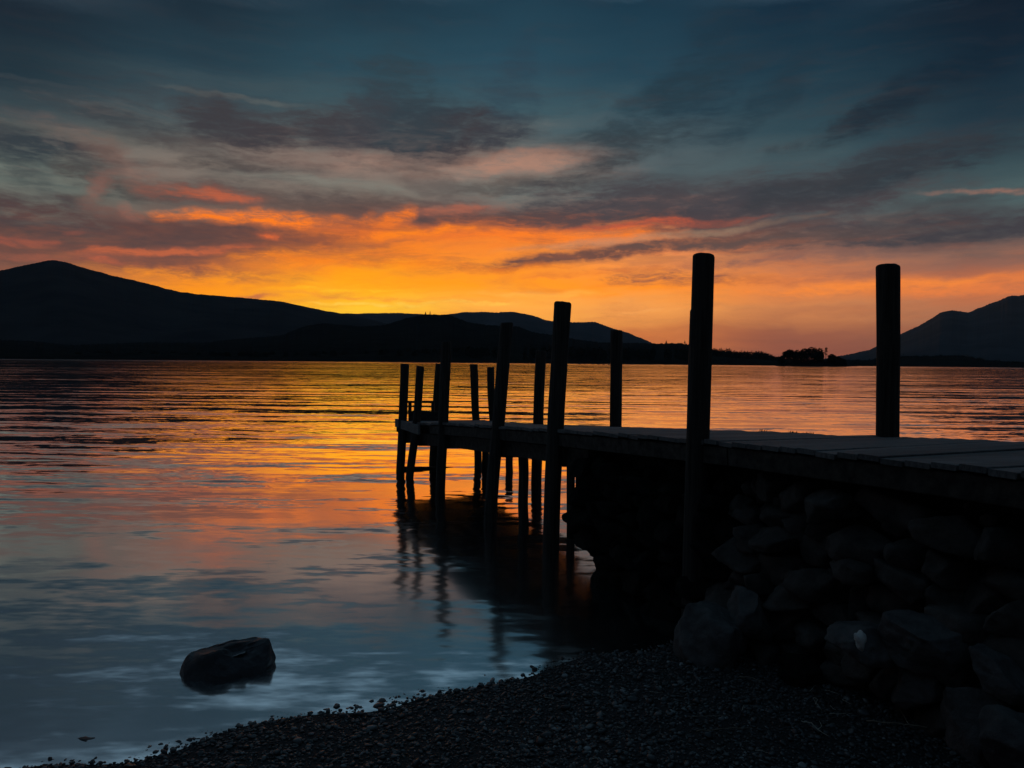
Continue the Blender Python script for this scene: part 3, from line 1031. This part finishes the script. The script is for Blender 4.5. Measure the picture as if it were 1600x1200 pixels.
parts = [pebble_field(700, 1, .015, .025, 1), pebble_field(9000, 1, .008, .016, 2), pebble_field(27000, 0, .005, .010, 3),
         pebble_field(300, 1, .007, .020, 4, dmin=-.20, edge=True)]
cnt = 0; V = []; Fc = []
for v, f in parts:
    V.append(v); Fc.append(f + cnt); cnt += len(v)
tag(mesh_obj('shingle', np.concatenate(V), np.concatenate(Fc), pebble_m, smooth=False), 'dark rounded pebbles covering the shore', 'shingle', kind='stuff')

# ------------------------------------------------------------------ jetty
near_tab = [(0, .40), (2.98, .42), (4.89, .497), (6.79, .615), (8.05, .70), (9.81, .815), (11, .925), (12.1, .985)]
far_tab = [(0, .40), (4.42, .45), (5.29, .51), (8.64, .752), (10.54, .895), (12.7, 1.01)]


def near_pt(Y):
    return Vector((3.375 - .438 * Y, Y, H - interp(near_tab, Y)))


def far_pt(Y):
    return Vector((5.01 - .438 * Y, Y, H - interp(far_tab, Y)))


def across(s, w):
    """s metres out along the near side (its Y), w 0..1 across; deck top"""
    a = near_pt(s); b = far_pt(s + .60)
    return a.lerp(b, w)


jetty = empty('jetty', (1.5, 5.0, 0))
tag(jetty, 'weathered timber jetty on tall round posts running out over the lake', 'jetty')
mb = MB()
s = -2.2
END = 12.05
k = 0
while s < END:
    wd = random.uniform(.125, .14)
    a = across(s, -.012 + random.uniform(-.004, .004)); b = across(s, 1.012 + random.uniform(-.004, .004))
    dz = random.uniform(-.007, .007) - .0175
    mb.beam(a + Vector((0, 0, dz)), b + Vector((0, 0, dz + random.uniform(-.003, .003))), (wd - random.uniform(.006, .014)), .028, seg=5, wob=.005, bev=.004)
    s += wd / math.hypot(.401 / .916, 1) * 1.0
    k += 1
mb.build('decking', wood_deck, jetty, False)


def long_beam(w, s0, s1, top, depth, thick, name='side_beam', mat=None, joints=()):
    m = MB()
    ss = [s0] + list(joints) + [s1]
    for p, q in zip(ss[:-1], ss[1:]):
        nseg = max(1, int((q - p) / 1.2))
        for i_ in range(nseg):
            u0_ = p + (q - p) * i_ / nseg; u1_ = p + (q - p) * (i_ + 1) / nseg - (.004 if i_ == nseg - 1 else 0)
            A = across(u0_, w); B = across(u1_, w)
            A.z -= top + depth / 2; B.z -= top + depth / 2
            m.beam(A, B, thick, depth, seg=4, wob=.004)
    return m.build(name, mat or wood_beam, jetty, False)


long_beam(.015, -2.2, 4.6, .04, .115, .05)
long_beam(.015, 4.61, 10.35, .04, .115, .05, joints=(6.9, 8.6))
long_beam(.985, -2.2, 12.0, .04, .115, .05, joints=(5, 9))
for w in (.3, .5, .7):
    long_beam(w, -2.2, 12.0, .04, .12, .06, 'joist')
for w, s_in in ((.08, 6.35), (.92, 8.7)):
    long_beam(w, s_in, 12.0, .165, .16, .07, 'lower_beam')
# pale plank nailed on the end corner
pa = across(10.25, -.035); pb = across(12.08, -.035)
pa = at(655, 672, 10.35); pb = at(618.5, 660.5, 12.0)
m = MB(); m.beam(pa, pb, .03, .135, seg=3, wob=.003)
tag(m.build('edge_plank', wood_pale, jetty), 'pale short plank on the corner of the jetty end')
m = MB()
for s_ in (11.98,):
    m.beam(across(s_, .0) - Vector((0, 0, .11)), across(s_, 1.0) - Vector((0, 0, .11)), .05, .14)
m.build('end_beam', wood_beam, jetty)
for s_ in (6.75, 8.05, 9.81, 11.0, 11.75):
    m = MB()
    m.beam(across(s_, .03) - Vector((0, 0, .26)), across(s_, .97) - Vector((0, 0, .26)), .10, .17)
    m.build('cross_beam', wood_beam, jetty)
# brace just above the water at the jetty head
m = MB()
a = at(626, 732, 11.75); b = at(748, 733, 12.35)
m.beam(a, b, .07, .06)
m.build('brace', wood_beam, jetty)
posts = [  # Y, top px, top py, width at top, foot px, foot py, width at foot, bow
    (4.89, 1100, 397, 33.5, 1083, 985, 36, .012),
    (6.79, 880, 472, 27.5, 859, 862, 25, .02),
    (8.05, 792, 504, 19.5, 765, 815, 20.5, .02),
    (9.81, 697, 534, 16, 688, 770, 15, .02),
    (10.96, 657.3, 572, 12.6, 641, 750, 12.5, .03),
    (11.6, 632, 568.5, 13.6, 625.5, 742, 12.5, .02),
    (12.42, 687, 568.5, 13, 676, 735, 14.5, .02),
    (12.68, 741, 569, 12, 746, 735, 11.5, .03),
    (12.25, 766.5, 573.5, 11.2, 776, 740, 12, .03),
    (10.54, 845, 548, 17, 837, 765, 16.5, .03),
    (8.64, 964, 516, 18.5, 961, 800, 18, .01),
    (5.29, 1386, 413.5, 34, 1388, 960, 34, .008),
]
for i, (Y_, tx, ty, tw, fx, fy, fw, bow) in enumerate(posts):
    top = at(tx, ty, Y_); ft = at(fx, fy, Y_)
    dirv = (ft - top).normalized()
    ft = ft + dirv * .45
    v, f = log_mesh(ft, top, fw / F * Y_ / 2, tw / F * Y_ / 2, 11 + i, bow=bow, top_bevel=.018 if tw > 25 else .008, top_tilt=-.008 if i in (2, 3) else .004, rough=.09, step=.875 if i == 0 else None)
    o = mesh_obj('post', v, f, wood_post, jetty)
    if i == 0:
        o['label'] = 'tallest and nearest post, standing at the water edge'
for (Y_, tx, ty, fx, fy, w, bow) in [(11.56, 793, 700, 794, 765, 11.5, .09), (7.9, 819, 712, 820, 830, 16, .03), (6.75, 891, 712, 890, 905, 13, .02), (12.0, 758, 697, 760, 745, 11, .03)]:
    top = at(tx, ty, Y_); ft = at(fx, fy, Y_) - Vector((0, 0, .4))
    v, f = log_mesh(ft, top, w / F * Y_ / 2, w / F * Y_ / 2, 40 + int(tx), bow=bow)
    mesh_obj('pile', v, f, wood_post, jetty)
# notch plate and bolt on the nearest posts
for (Y_, px, py) in [(4.89, 1076, 699), (6.79, 853, 690)]:
    c = at(px + 4, py, Y_ - .085)
    v, f = log_mesh(c + Vector((0, .03, 0)), c + Vector((0, -.004, 0)), .014, .012, 3, sides=8, rings=2, top_bevel=.003)
    mesh_obj('bolt', v, f, metal_m, jetty)

# ladder at the jetty head
lad = empty('ladder', (0, 0, 0)); lad.parent = jetty
lad.location = at(658, 650, 12.05) - jetty.location
lw = Vector(lad.location) + Vector(jetty.location)


def lpt(px, py):
    Y_ = 12.05 + (px - 658) / 42 * .17
    return at(px, py, Y_)


for px in (640.5, 676.5):
    m = MB()
    m.beam(lpt(px, 627.5), lpt(px, 684), .05, .065, upv=(0, 1, 0))
    m.build('stile', metal_m, lad)
m = MB(); m.beam(lpt(637, 628), lpt(680, 628), .05, .035); m.build('rung', metal_m, lad)
m = MB(); m.beam(lpt(639, 647.6), lpt(684, 647.6), .05, .108); m.build('rung', metal_m, lad)
m = MB(); m.beam(lpt(639, 656.6), lpt(684, 656.6), .05, .085); m.build('rung', metal_m, lad)


# ------------------------------------------------------------------ stone pier under the landward half
pier = empty('stone_pier', (2.2, 4.2, 0))
tag(pier, 'dark rubble stone pier carrying the landward half of the jetty', 'stone pier')
UP = 6.68            # outer end (near-side Y)


def face_pt(s_, z, inset=.0):
    """point on the near face of the pier"""
    base = Vector((3.375 - .438 * s_, s_, z))
    batter = .10 + .20 * (z / 1.2) if z > 0 else .10
    return base + PRD * (batter - .16 + inset)


def far_face(s_, z):
    return Vector((3.375 - .438 * s_, s_, z)) + PRD * (1.62 - .0 * z)


# core: cross sections along the pier, undercut near its outer end
NS = 90
vs, fs = [], []
ring = 14


def under(s_):
    """height of the underside"""
    return float(np.interp(s_, [0, 5.86, 5.93, 6.02, 6.11, 6.36, 6.50, 6.60, 6.7], [-.5, -.5, .0, .14, .17, .18, .24, .38, .45]))


secs = []
for i in range(NS + 1):
    s_ = -2.0 + (UP + 2.0) * i / NS
    zt = H - interp(near_tab, s_) - .165
    zb = under(s_)
    wfar = 1.0 if s_ < 5.7 else float(np.interp(s_, [5.7, 5.90, 6.68], [1.0, .28, .18]))
    secs.append(s_)
    loop = []
    nf = 7
    for k_ in range(nf):
        z = zb + (zt - zb) * k_ / (nf - 1)
        loop.append(face_pt(s_, z, .10))
    for k_ in range(nf):
        z = zt - (zt - zb) * k_ / (nf - 1)
        a_ = face_pt(s_, z, .10); b_ = far_face(s_, z)
        loop.append(a_.lerp(b_, wfar))
    for p in loop:
        q = p + Vector([.05 * mnoise.noise(p * 3 + Vector((c * 9, 0, 0))) + .02 * mnoise.noise(p * 11 + Vector((c * 9, 0, 0))) for c in range(3)])
        q.z = min(q.z, zt)
        vs.append(q)
R = 14
for i in range(NS):
    for k_ in range(R):
        fs.append((i * R + k_, i * R + (k_ + 1) % R, (i + 1) * R + (k_ + 1) % R, (i + 1) * R + k_))
fs.append(tuple(range(R))); fs.append(tuple(NS * R + k_ for k_ in range(R))[::-1])
core_vs, core_fs = [tuple(p) for p in vs], fs

Vn, Fn, cn = [], [], 0
Vd, Fd, cd = [], [], 0


def add_stone(center, size, rot, seed, dark=False, level=3, **kw):
    global cn, cd
    v, f = boulder(center, size, rot, seed, level, **kw)
    if dark:
        Vd.append(v); Fd.append(f + cd); cd += len(v)
    else:
        Vn.append(v); Fn.append(f + cn); cn += len(v)


fa = math.atan2(AXD.y, AXD.x)
sd_ = 0
z = -.10
row = 0
while z < 1.25:
    hh = random.uniform(.13, .20)
    s_ = .6 + random.uniform(0, .3)
    while s_ < UP - .05:
        ln_ = random.choice([random.uniform(.12, .20), random.uniform(.18, .28), random.uniform(.24, .34), random.uniform(.3, .42)])
        sc_ = s_ + ln_ * .5 * .92
        zc = z + hh / 2 + random.uniform(-.03, .03)
        ztop = H - interp(near_tab, sc_) - .17
        if sc_ + ln_ * .5 < UP - .16 and zc + hh * .35 < ztop and zc - hh * .5 > under(min(sc_ + .1, UP)) - .05:
            c = face_pt(sc_, zc, .07 + random.uniform(-.07, .07))
            add_stone(tuple(c), (ln_ * 1.08, random.uniform(.24, .34), hh * random.uniform(.95, 1.2)), (random.uniform(-.18, .18), random.uniform(-.16, .16), fa + random.uniform(-.25, .25)), sd_,
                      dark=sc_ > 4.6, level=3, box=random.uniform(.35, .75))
        sd_ += 1
        s_ += ln_ * .92
    z += hh * .86
    row += 1
# rough small stones of the outer end and in the joints
for i_ in range(240):
    s_ = random.uniform(.8, UP - .16)
    z = random.uniform(0, 1.1)
    if z > H - interp(near_tab, s_) - .22 or z < under(s_) + .02: continue
    c = face_pt(s_, z, .07 + random.uniform(-.03, .05))
    q = random.uniform(.05, .14)
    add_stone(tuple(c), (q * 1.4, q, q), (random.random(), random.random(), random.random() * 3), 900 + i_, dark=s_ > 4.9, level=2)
# hanging ragged lip over the water
for i_ in range(26):
    s_ = random.uniform(5.9, UP - .10)
    c = face_pt(s_, under(s_) + random.uniform(-.03, .06), random.uniform(.05, .3))
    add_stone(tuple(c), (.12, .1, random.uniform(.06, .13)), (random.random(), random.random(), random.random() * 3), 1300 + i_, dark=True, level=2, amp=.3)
mesh_obj('facing_stones', np.concatenate(Vn), np.concatenate(Fn), stone_wall, pier)
cv = np.concatenate(Vd); nb0 = len(core_vs)
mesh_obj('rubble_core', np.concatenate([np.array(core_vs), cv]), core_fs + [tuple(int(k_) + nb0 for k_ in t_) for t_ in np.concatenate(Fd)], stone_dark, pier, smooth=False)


def stone_thing(name, box_px, Y_, depth, mat, label, cat, rot=(0, 0, 0), seed=0, level=4, parent=None, box=.45, amp=.12):
    x0, y0, x1, y1 = box_px
    a_ = at(x0, y0, Y_); b_ = at(x1, y1, Y_)
    c = (a_ + b_) / 2
    v, f = boulder((0, 0, 0), (abs(b_.x - a_.x), depth, abs(a_.z - b_.z)), rot, seed, level, box=box, amp=amp)
    if parent is None:
        o = mesh_obj(name, v, f, mat)
        o.location = c
        tag(o, label, cat)
    else:
        o = mesh_obj(name, v + np.array(c), f, mat, parent)
    return o


# lichen-marked stones of the lower course, standing proud
so = stone_thing('course_stone', (1306, 974, 1394, 1034), 3.42, .26, stone_loose, None, None, (0, .05, .3), 301, 4, pier)
stone_thing('course_stone', (1392, 962, 1502, 1046), 3.25, .30, stone_loose, None, None, (0, .05, .2), 305, 4, pier)
c = at(1344, 1000, 3.24)
# white lichen patch hugging the stone
v, f = ICO[3]
pv = []
for p in v:
    an = math.atan2(p[2], p[0])
    k_ = 1 + .35 * mnoise.noise(Vector((math.cos(an) * 1.5, math.sin(an) * 1.5, 3)))
    pv.append((c.x + p[0] * .027 * k_ * (1 - .3 * (p[2] < 0)), c.y + p[1] * .03, c.z + p[2] * .042 * k_))
lp = mesh_obj('lichen_patch', pv, f, lichen, pier)
lp['label'] = 'white lichen patch on a lower course stone'

stone_thing('boulder', (1070, 948, 1166, 1052), 4.22, .36, stone_loose, 'large pale grey boulder at the foot of the nearest post', 'boulder', (.1, .12, .3), 311, 4)
stone_thing('boulder', (1136, 925, 1205, 990), 4.25, .30, stone_loose, 'slanting boulder leaning on the pier behind the large boulder', 'boulder', (.1, .5, .3), 317, 4)
stone_thing('boulder', (1484, 1064, 1552, 1182), 3.02, .24, stone_loose, 'upright slab-like boulder against the pier near the right edge', 'boulder', (.1, .05, .1), 323, 4)
stone_thing('boulder', (1538, 1112, 1650, 1226), 2.75, .3, stone_loose, 'round boulder in the bottom right corner of the shore', 'boulder', (.1, .2, .4), 329, 4, box=.2)
stone_thing('boulder', (1530, 1020, 1605, 1085), 2.95, .25, stone_loose, 'mid sized boulder above the round corner boulder', 'boulder', (.2, .1, .4), 335, 4)
stone_thing('boulder', (1395, 1035, 1470, 1110), 3.3, .22, stone_loose, 'small boulder at the foot of the pier left of the upright slab', 'boulder', (.2, .1, .4), 341, 4)
stone_thing('boulder', (1222, 1030, 1300, 1090), 3.85, .26, stone_dark, 'dark boulder half buried at the foot of the pier', 'boulder', (.2, .1, .4), 347, 4)


# ------------------------------------------------------------------ rock standing in the lake
def lake_rock():
    Y0 = 4.0
    base = ground(356, 1064)
    root_loc = Vector((base.x, base.y, 0))

    # outline control: hull of hand-placed points, metres
    def q(px, py, dy):
        p = at(px, py, Y0 + dy)
        return (p.x, p.y, p.z)
    pts = [q(279, 1057, 0.04), q(284, 1038, .04), q(291, 1025, .06), q(301, 1017, .10), q(313, 1013, .15), q(330, 1011, .2), q(342, 1008, .22), q(360, 1003, .24), q(380, 999, .26),
           q(397, 996, .26), q(405, 995, .25), q(417, 997.5, .2), q(422, 1005, .17), q(425, 1013, .17), q(433, 1024, .19), q(431, 1031, .2), q(426, 1040, .22),
           q(318, 1024, .0), q(345, 1024, .03), q(365, 1026, .04), q(395, 1036, .06), q(415, 1037, .09),
           q(288, 1050, -.02), q(300, 1062, -.05), q(330, 1062, -.05), q(365, 1056, -.02), q(400, 1050, .05),
           q(285, 1040, .3), q(410, 1030, .4), q(340, 1030, .42)]
    import bmesh
    bm = bmesh.new()
    vs_ = [bm.verts.new(p) for p in pts]
    for p in list(pts)[:]:
        pass
    for p in (q(283, 1096, .0), q(305, 1100, -.05), q(350, 1100, -.02), q(400, 1088, .07), q(420, 1080, .3), q(290, 1090, .3)):
        bm.verts.new(p)
    r_ = bmesh.ops.convex_hull(bm, input=bm.verts)
    bmesh.ops.delete(bm, geom=[g for g in r_['geom_interior'] if isinstance(g, bmesh.types.BMVert)], context='VERTS')
    bmesh.ops.triangulate(bm, faces=bm.faces)
    bmesh.ops.bevel(bm, geom=list(bm.edges), offset=.010, segments=2, affect='EDGES', clamp_overlap=True)
    bmesh.ops.triangulate(bm, faces=bm.faces)
    for _ in range(3):
        bmesh.ops.subdivide_edges(bm, edges=[e for e in bm.edges if e.calc_length() > .02], cuts=1, use_grid_fill=True)
        bmesh.ops.triangulate(bm, faces=bm.faces)
    bmesh.ops.smooth_vert(bm, verts=bm.verts, factor=.5, use_axis_x=True, use_axis_y=True, use_axis_z=True)
    hol = at(372, 1014, Y0 + .10)
    for v_ in bm.verts:
        n_ = v_.normal
        p = v_.co
        dsp = .012 * mnoise.noise(p * 7) + .008 * mnoise.noise(p * 19) + .003 * mnoise.noise(p * 55)
        dd = math.hypot((p.x - hol.x) / .075, (p.y - hol.y) / .06)
        if dd < 1 and n_.z > .2: dsp -= .022 * (1 - dd * dd)
        v_.co = p + Vector((dsp, -dsp, dsp * 1.4)) * (1 if n_.z > -.5 else 0)
    near = min(bm.verts, key=lambda x: (x.co - hol).length).co.copy()
    v = [tuple(x.co - root_loc) for x in bm.verts]
    bm.verts.index_update()
    f = [tuple(x.index for x in fc.verts) for fc in bm.faces]
    bm.free()
    o = mesh_obj('rock', v, f, stone_wet)
    o.location = root_loc
    tag(o, 'large dark wet rock with a slanting top standing in the shallow water', 'rock')
    pv0, pf0 = ICO[3]
    pp_ = []
    for p_ in pv0:
        kk = 1 + .4 * mnoise.noise(Vector((p_[0] * 1.5, p_[1] * 1.5, 7)))
        pp_.append((near.x + p_[0] * .048 * kk, near.y + p_[1] * .035 * kk, near.z + .006 + p_[2] * .003 + p_[0] * .012))
    mesh_obj('puddle', pp_, pf0, puddle_m, o)
    # toe of stone behind its right end
    stone_thing('rock', (404, 1040, 434, 1066), 4.14, .12, stone_wet, 'small dark stone tucked against the right end of the large wet rock', 'rock', (0, .3, .1), 77, 3)


lake_rock()
stone_thing('rock', (110, 1155, 154, 1186), 3.33, .12, stone_wet, 'small flat dark stone in the shallows at the bottom left', 'rock', (0, 0, .3), 84, 3)
stone_thing('rock', (660, 1084, 680, 1097), 3.85, .05, stone_wet, 'left one of three small stones at the water line', 'rock', (0, .1, 0), 83, 2)
stone_thing('rock', (682, 1085, 697, 1096), 3.84, .05, stone_wet, 'middle one of three small stones at the water line', 'rock', (0, .1, 0), 85, 2)
stone_thing('rock', (724, 1069, 750, 1085), 3.97, .06, stone_wet, 'right one of three small stones at the water line', 'rock', (0, .1, 0), 87, 2)
stone_thing('pebble', (582, 1117, 601, 1127), 3.58, .04, lichen, 'white flat pebble lying on the dark shingle', 'pebble', (0, .3, 0), 91, 2)

# rocks far out by the opposite shore
fr0 = None
for i_, px in enumerate((906, 913, 926, 935, 943, 951)):
    Y_ = 640
    c = at(px, 568.6, Y_); c.z = .15
    v, f = boulder((0, 0, 0), (random.uniform(1.3, 2.2), 1.5, random.uniform(.8, 1.3)), (0, 0, 0), 60 + i_, 2)
    o = mesh_obj('rock', v, f, stone_wet); o.location = c
    tag(o, 'tiny dark rock in a row just off the far shore', 'rock', 'rocks off the far shore')


# ------------------------------------------------------------------ twigs and straws on the shingle
def twig(name, pix, r, mat, label, cat='twig', group=None, lift=.02, fork=None):
    def path(pp):
        out = []
        for (x, y) in pp:
            g_ = ground(x, y, .06)
            for _ in range(4):
                z_ = float(beach_z(g_.x, g_.y)) + lift
                g_ = ground(x, y, z_)
            out.append(g_)
        return out
    def tube(pts_, r0_, r1_, m_):
        # resample
        P_ = []
        for a_, b_ in zip(pts_[:-1], pts_[1:]):
            for t_ in range(4):
                P_.append(a_.lerp(b_, t_ / 4) + Vector((0, 0, random.uniform(-.002, .003))))
        P_.append(pts_[-1])
        n_ = len(P_)
        vs_, fs_ = [], []
        for i_, p in enumerate(P_):
            d_ = (P_[min(i_ + 1, n_ - 1)] - P_[max(i_ - 1, 0)]).normalized()
            s1 = d_.cross(Vector((0, 0, 1))).normalized(); s2 = s1.cross(d_)
            rr = r0_ + (r1_ - r0_) * i_ / (n_ - 1)
            for k_ in range(6):
                an = k_ * math.pi / 3
                vs_.append(p + (s1 * math.cos(an) + s2 * math.sin(an)) * rr)
        for i_ in range(n_ - 1):
            for k_ in range(6):
                fs_.append((i_ * 6 + k_, i_ * 6 + (k_ + 1) % 6, (i_ + 1) * 6 + (k_ + 1) % 6, (i_ + 1) * 6 + k_))
        fs_.append(tuple(range(5, -1, -1))); fs_.append(tuple((n_ - 1) * 6 + k_ for k_ in range(6)))
        m_.add(vs_, fs_)
    m_ = MB()
    tube(path(pix), r, r * .5, m_)
    for fk in (fork or []):
        tube(path(fk), r * .7, r * .35, m_)
    o = m_.build(name, mat, None, True)
    c_ = np.mean([v_.co[:] for v_ in o.data.vertices], axis=0)
    for v_ in o.data.vertices: v_.co -= Vector(c_)
    o.location = c_
    tag(o, label, cat, group)


twig('twig', [(1354, 1126), (1400, 1130), (1450, 1137), (1484, 1143)], .0035, twig_m, 'long straight brown stick lying against the pier on the right', lift=.025, fork=[[(1420, 1132), (1410, 1115), (1404, 1106)]])
twig('twig', [(1252, 1127), (1268, 1130), (1278, 1140), (1294, 1150)], .0022, straw_m, 'pale curly forked twig on the shingle', lift=.025, fork=[[(1278, 1140), (1284, 1134), (1280, 1126)]])
twig('twig', [(1274, 1100), (1278, 1093), (1270, 1090), (1275, 1098), (1284, 1110)], .0015, straw_m, 'tiny looped pale twig above the curly forked one', lift=.025)
twig('twig', [(1155, 1057), (1172, 1059), (1192, 1064)], .0025, twig_m, 'thin slightly bent stick beside the large pale boulder', lift=.02)
twig('twig', [(1088, 1142), (1110, 1141), (1135, 1138), (1175, 1137)], .0022, twig_m, 'long thin brown stick in the middle of the shingle', lift=.025)
twig('twig', [(1075, 1120), (1100, 1119), (1140, 1117)], .0018, twig_m, 'thin brown stick above the long one in the middle of the shingle', lift=.025)
straw_px = [[(1289, 1078), (1300, 1081), (1311, 1085)], [(1316, 1093), (1323, 1097), (1332, 1100)], [(1297, 1103), (1302, 1107), (1306, 1109)], [(1295, 1115), (1315, 1115), (1331, 1115)],
            [(1265, 1080), (1270, 1075), (1275, 1070)], [(1160, 1108), (1162, 1102), (1163, 1106)], [(925, 1185), (935, 1185), (942, 1189)], [(1180, 1172), (1190, 1173), (1200, 1176)],
            [(1015, 1080), (1025, 1082), (1036, 1082)], [(960, 1135), (970, 1137), (976, 1136)], [(850, 1090), (862, 1091), (868, 1089)]]
for pp in straw_px:
    twig('straw', pp, .0013, straw_m, 'short pale straw scattered on the dark shingle', 'straw', 'straws scattered on the shingle', lift=.022)

# ------------------------------------------------------------------ grass tufts growing at the far deck edge
for (px, py, hpx, nbl, lab) in [(1198, 673.5, 6, 26, 'largest grass tuft at the far edge of the deck'), (1243, 675.5, 5, 18, 'middle small grass tuft at the far edge of the deck'), (1267, 676.5, 4, 12, 'smallest grass tuft nearest the right far post')]:
    dirx = (px - 800) / F
    Y_ = 5.01 / (dirx + .438)
    c = far_pt(Y_)
    m = MB()
    blades = []
    for b_ in range(nbl):
        p = c + AXD * random.gauss(0, .03) + PRD * random.uniform(-.04, .01)
        hgt = random.uniform(.4, 1) * hpx / F * Y_
        ln_ = Vector((random.gauss(0, .4), random.gauss(0, .4), 0)) * hgt
        w_ = Vector((random.uniform(-1, 1), random.uniform(-1, 1), 0)).normalized() * .0018
        p2 = p + ln_ * .4 + Vector((0, 0, hgt * .6)); p3 = p + ln_ + Vector((0, 0, hgt))
        blades.append((p, w_, p2, p3))
    # root mat: one low cushion the blades grow out of, all one connected mesh
    vv = [tuple(c + Vector((0, 0, -.004)))]
    ff = []
    for (p, w_, p2, p3) in blades:
        n0 = len(vv)
        vv += [tuple(p - w_ * 2), tuple(p + w_ * 2), tuple(p2 + w_ * .8), tuple(p3), tuple(p2 - w_ * .8)]
        ff += [(n0, n0 + 1, n0 + 2, n0 + 3, n0 + 4), (0, n0 + 1, n0)]
    m.add(vv, ff)
    o = m.build('grass_tuft', grass_m)
    for v_ in o.data.vertices: v_.co -= c
    o.location = c
    tag(o, lab, 'grass', 'grass tufts on the jetty')

# ------------------------------------------------------------------ thin evening haze over the whole lake
hz_m = bpy.data.materials.new('evening_haze')
hz_m.use_nodes = True
ht = hz_m.node_tree
ht.nodes.remove(ht.nodes['Principled BSDF'])
pv_ = ht.nodes.new('ShaderNodeVolumePrincipled')
pv_.inputs['Color'].default_value = (.62, .82, 1, 1)
pv_.inputs['Density'].default_value = 3.2e-5
ht.links.new(pv_.outputs[0], ht.nodes['Material Output'].inputs['Volume'])
zmax = max((o.matrix_world @ Vector(c)).z for o in bpy.data.objects if o.type == 'MESH' for c in o.bound_box) + 30
hb = [(-9500, -200, -4), (9500, -200, -4), (9500, 9500, -4), (-9500, 9500, -4)]
hv = hb + [(x, y, zmax) for x, y, _ in hb]
hf = [(0, 3, 2, 1), (4, 5, 6, 7), (0, 1, 5, 4), (1, 2, 6, 5), (2, 3, 7, 6), (3, 0, 4, 7)]
tag(mesh_obj('haze', hv, hf, hz_m, smooth=False), 'thin evening haze over the lake', 'haze', kind='stuff')
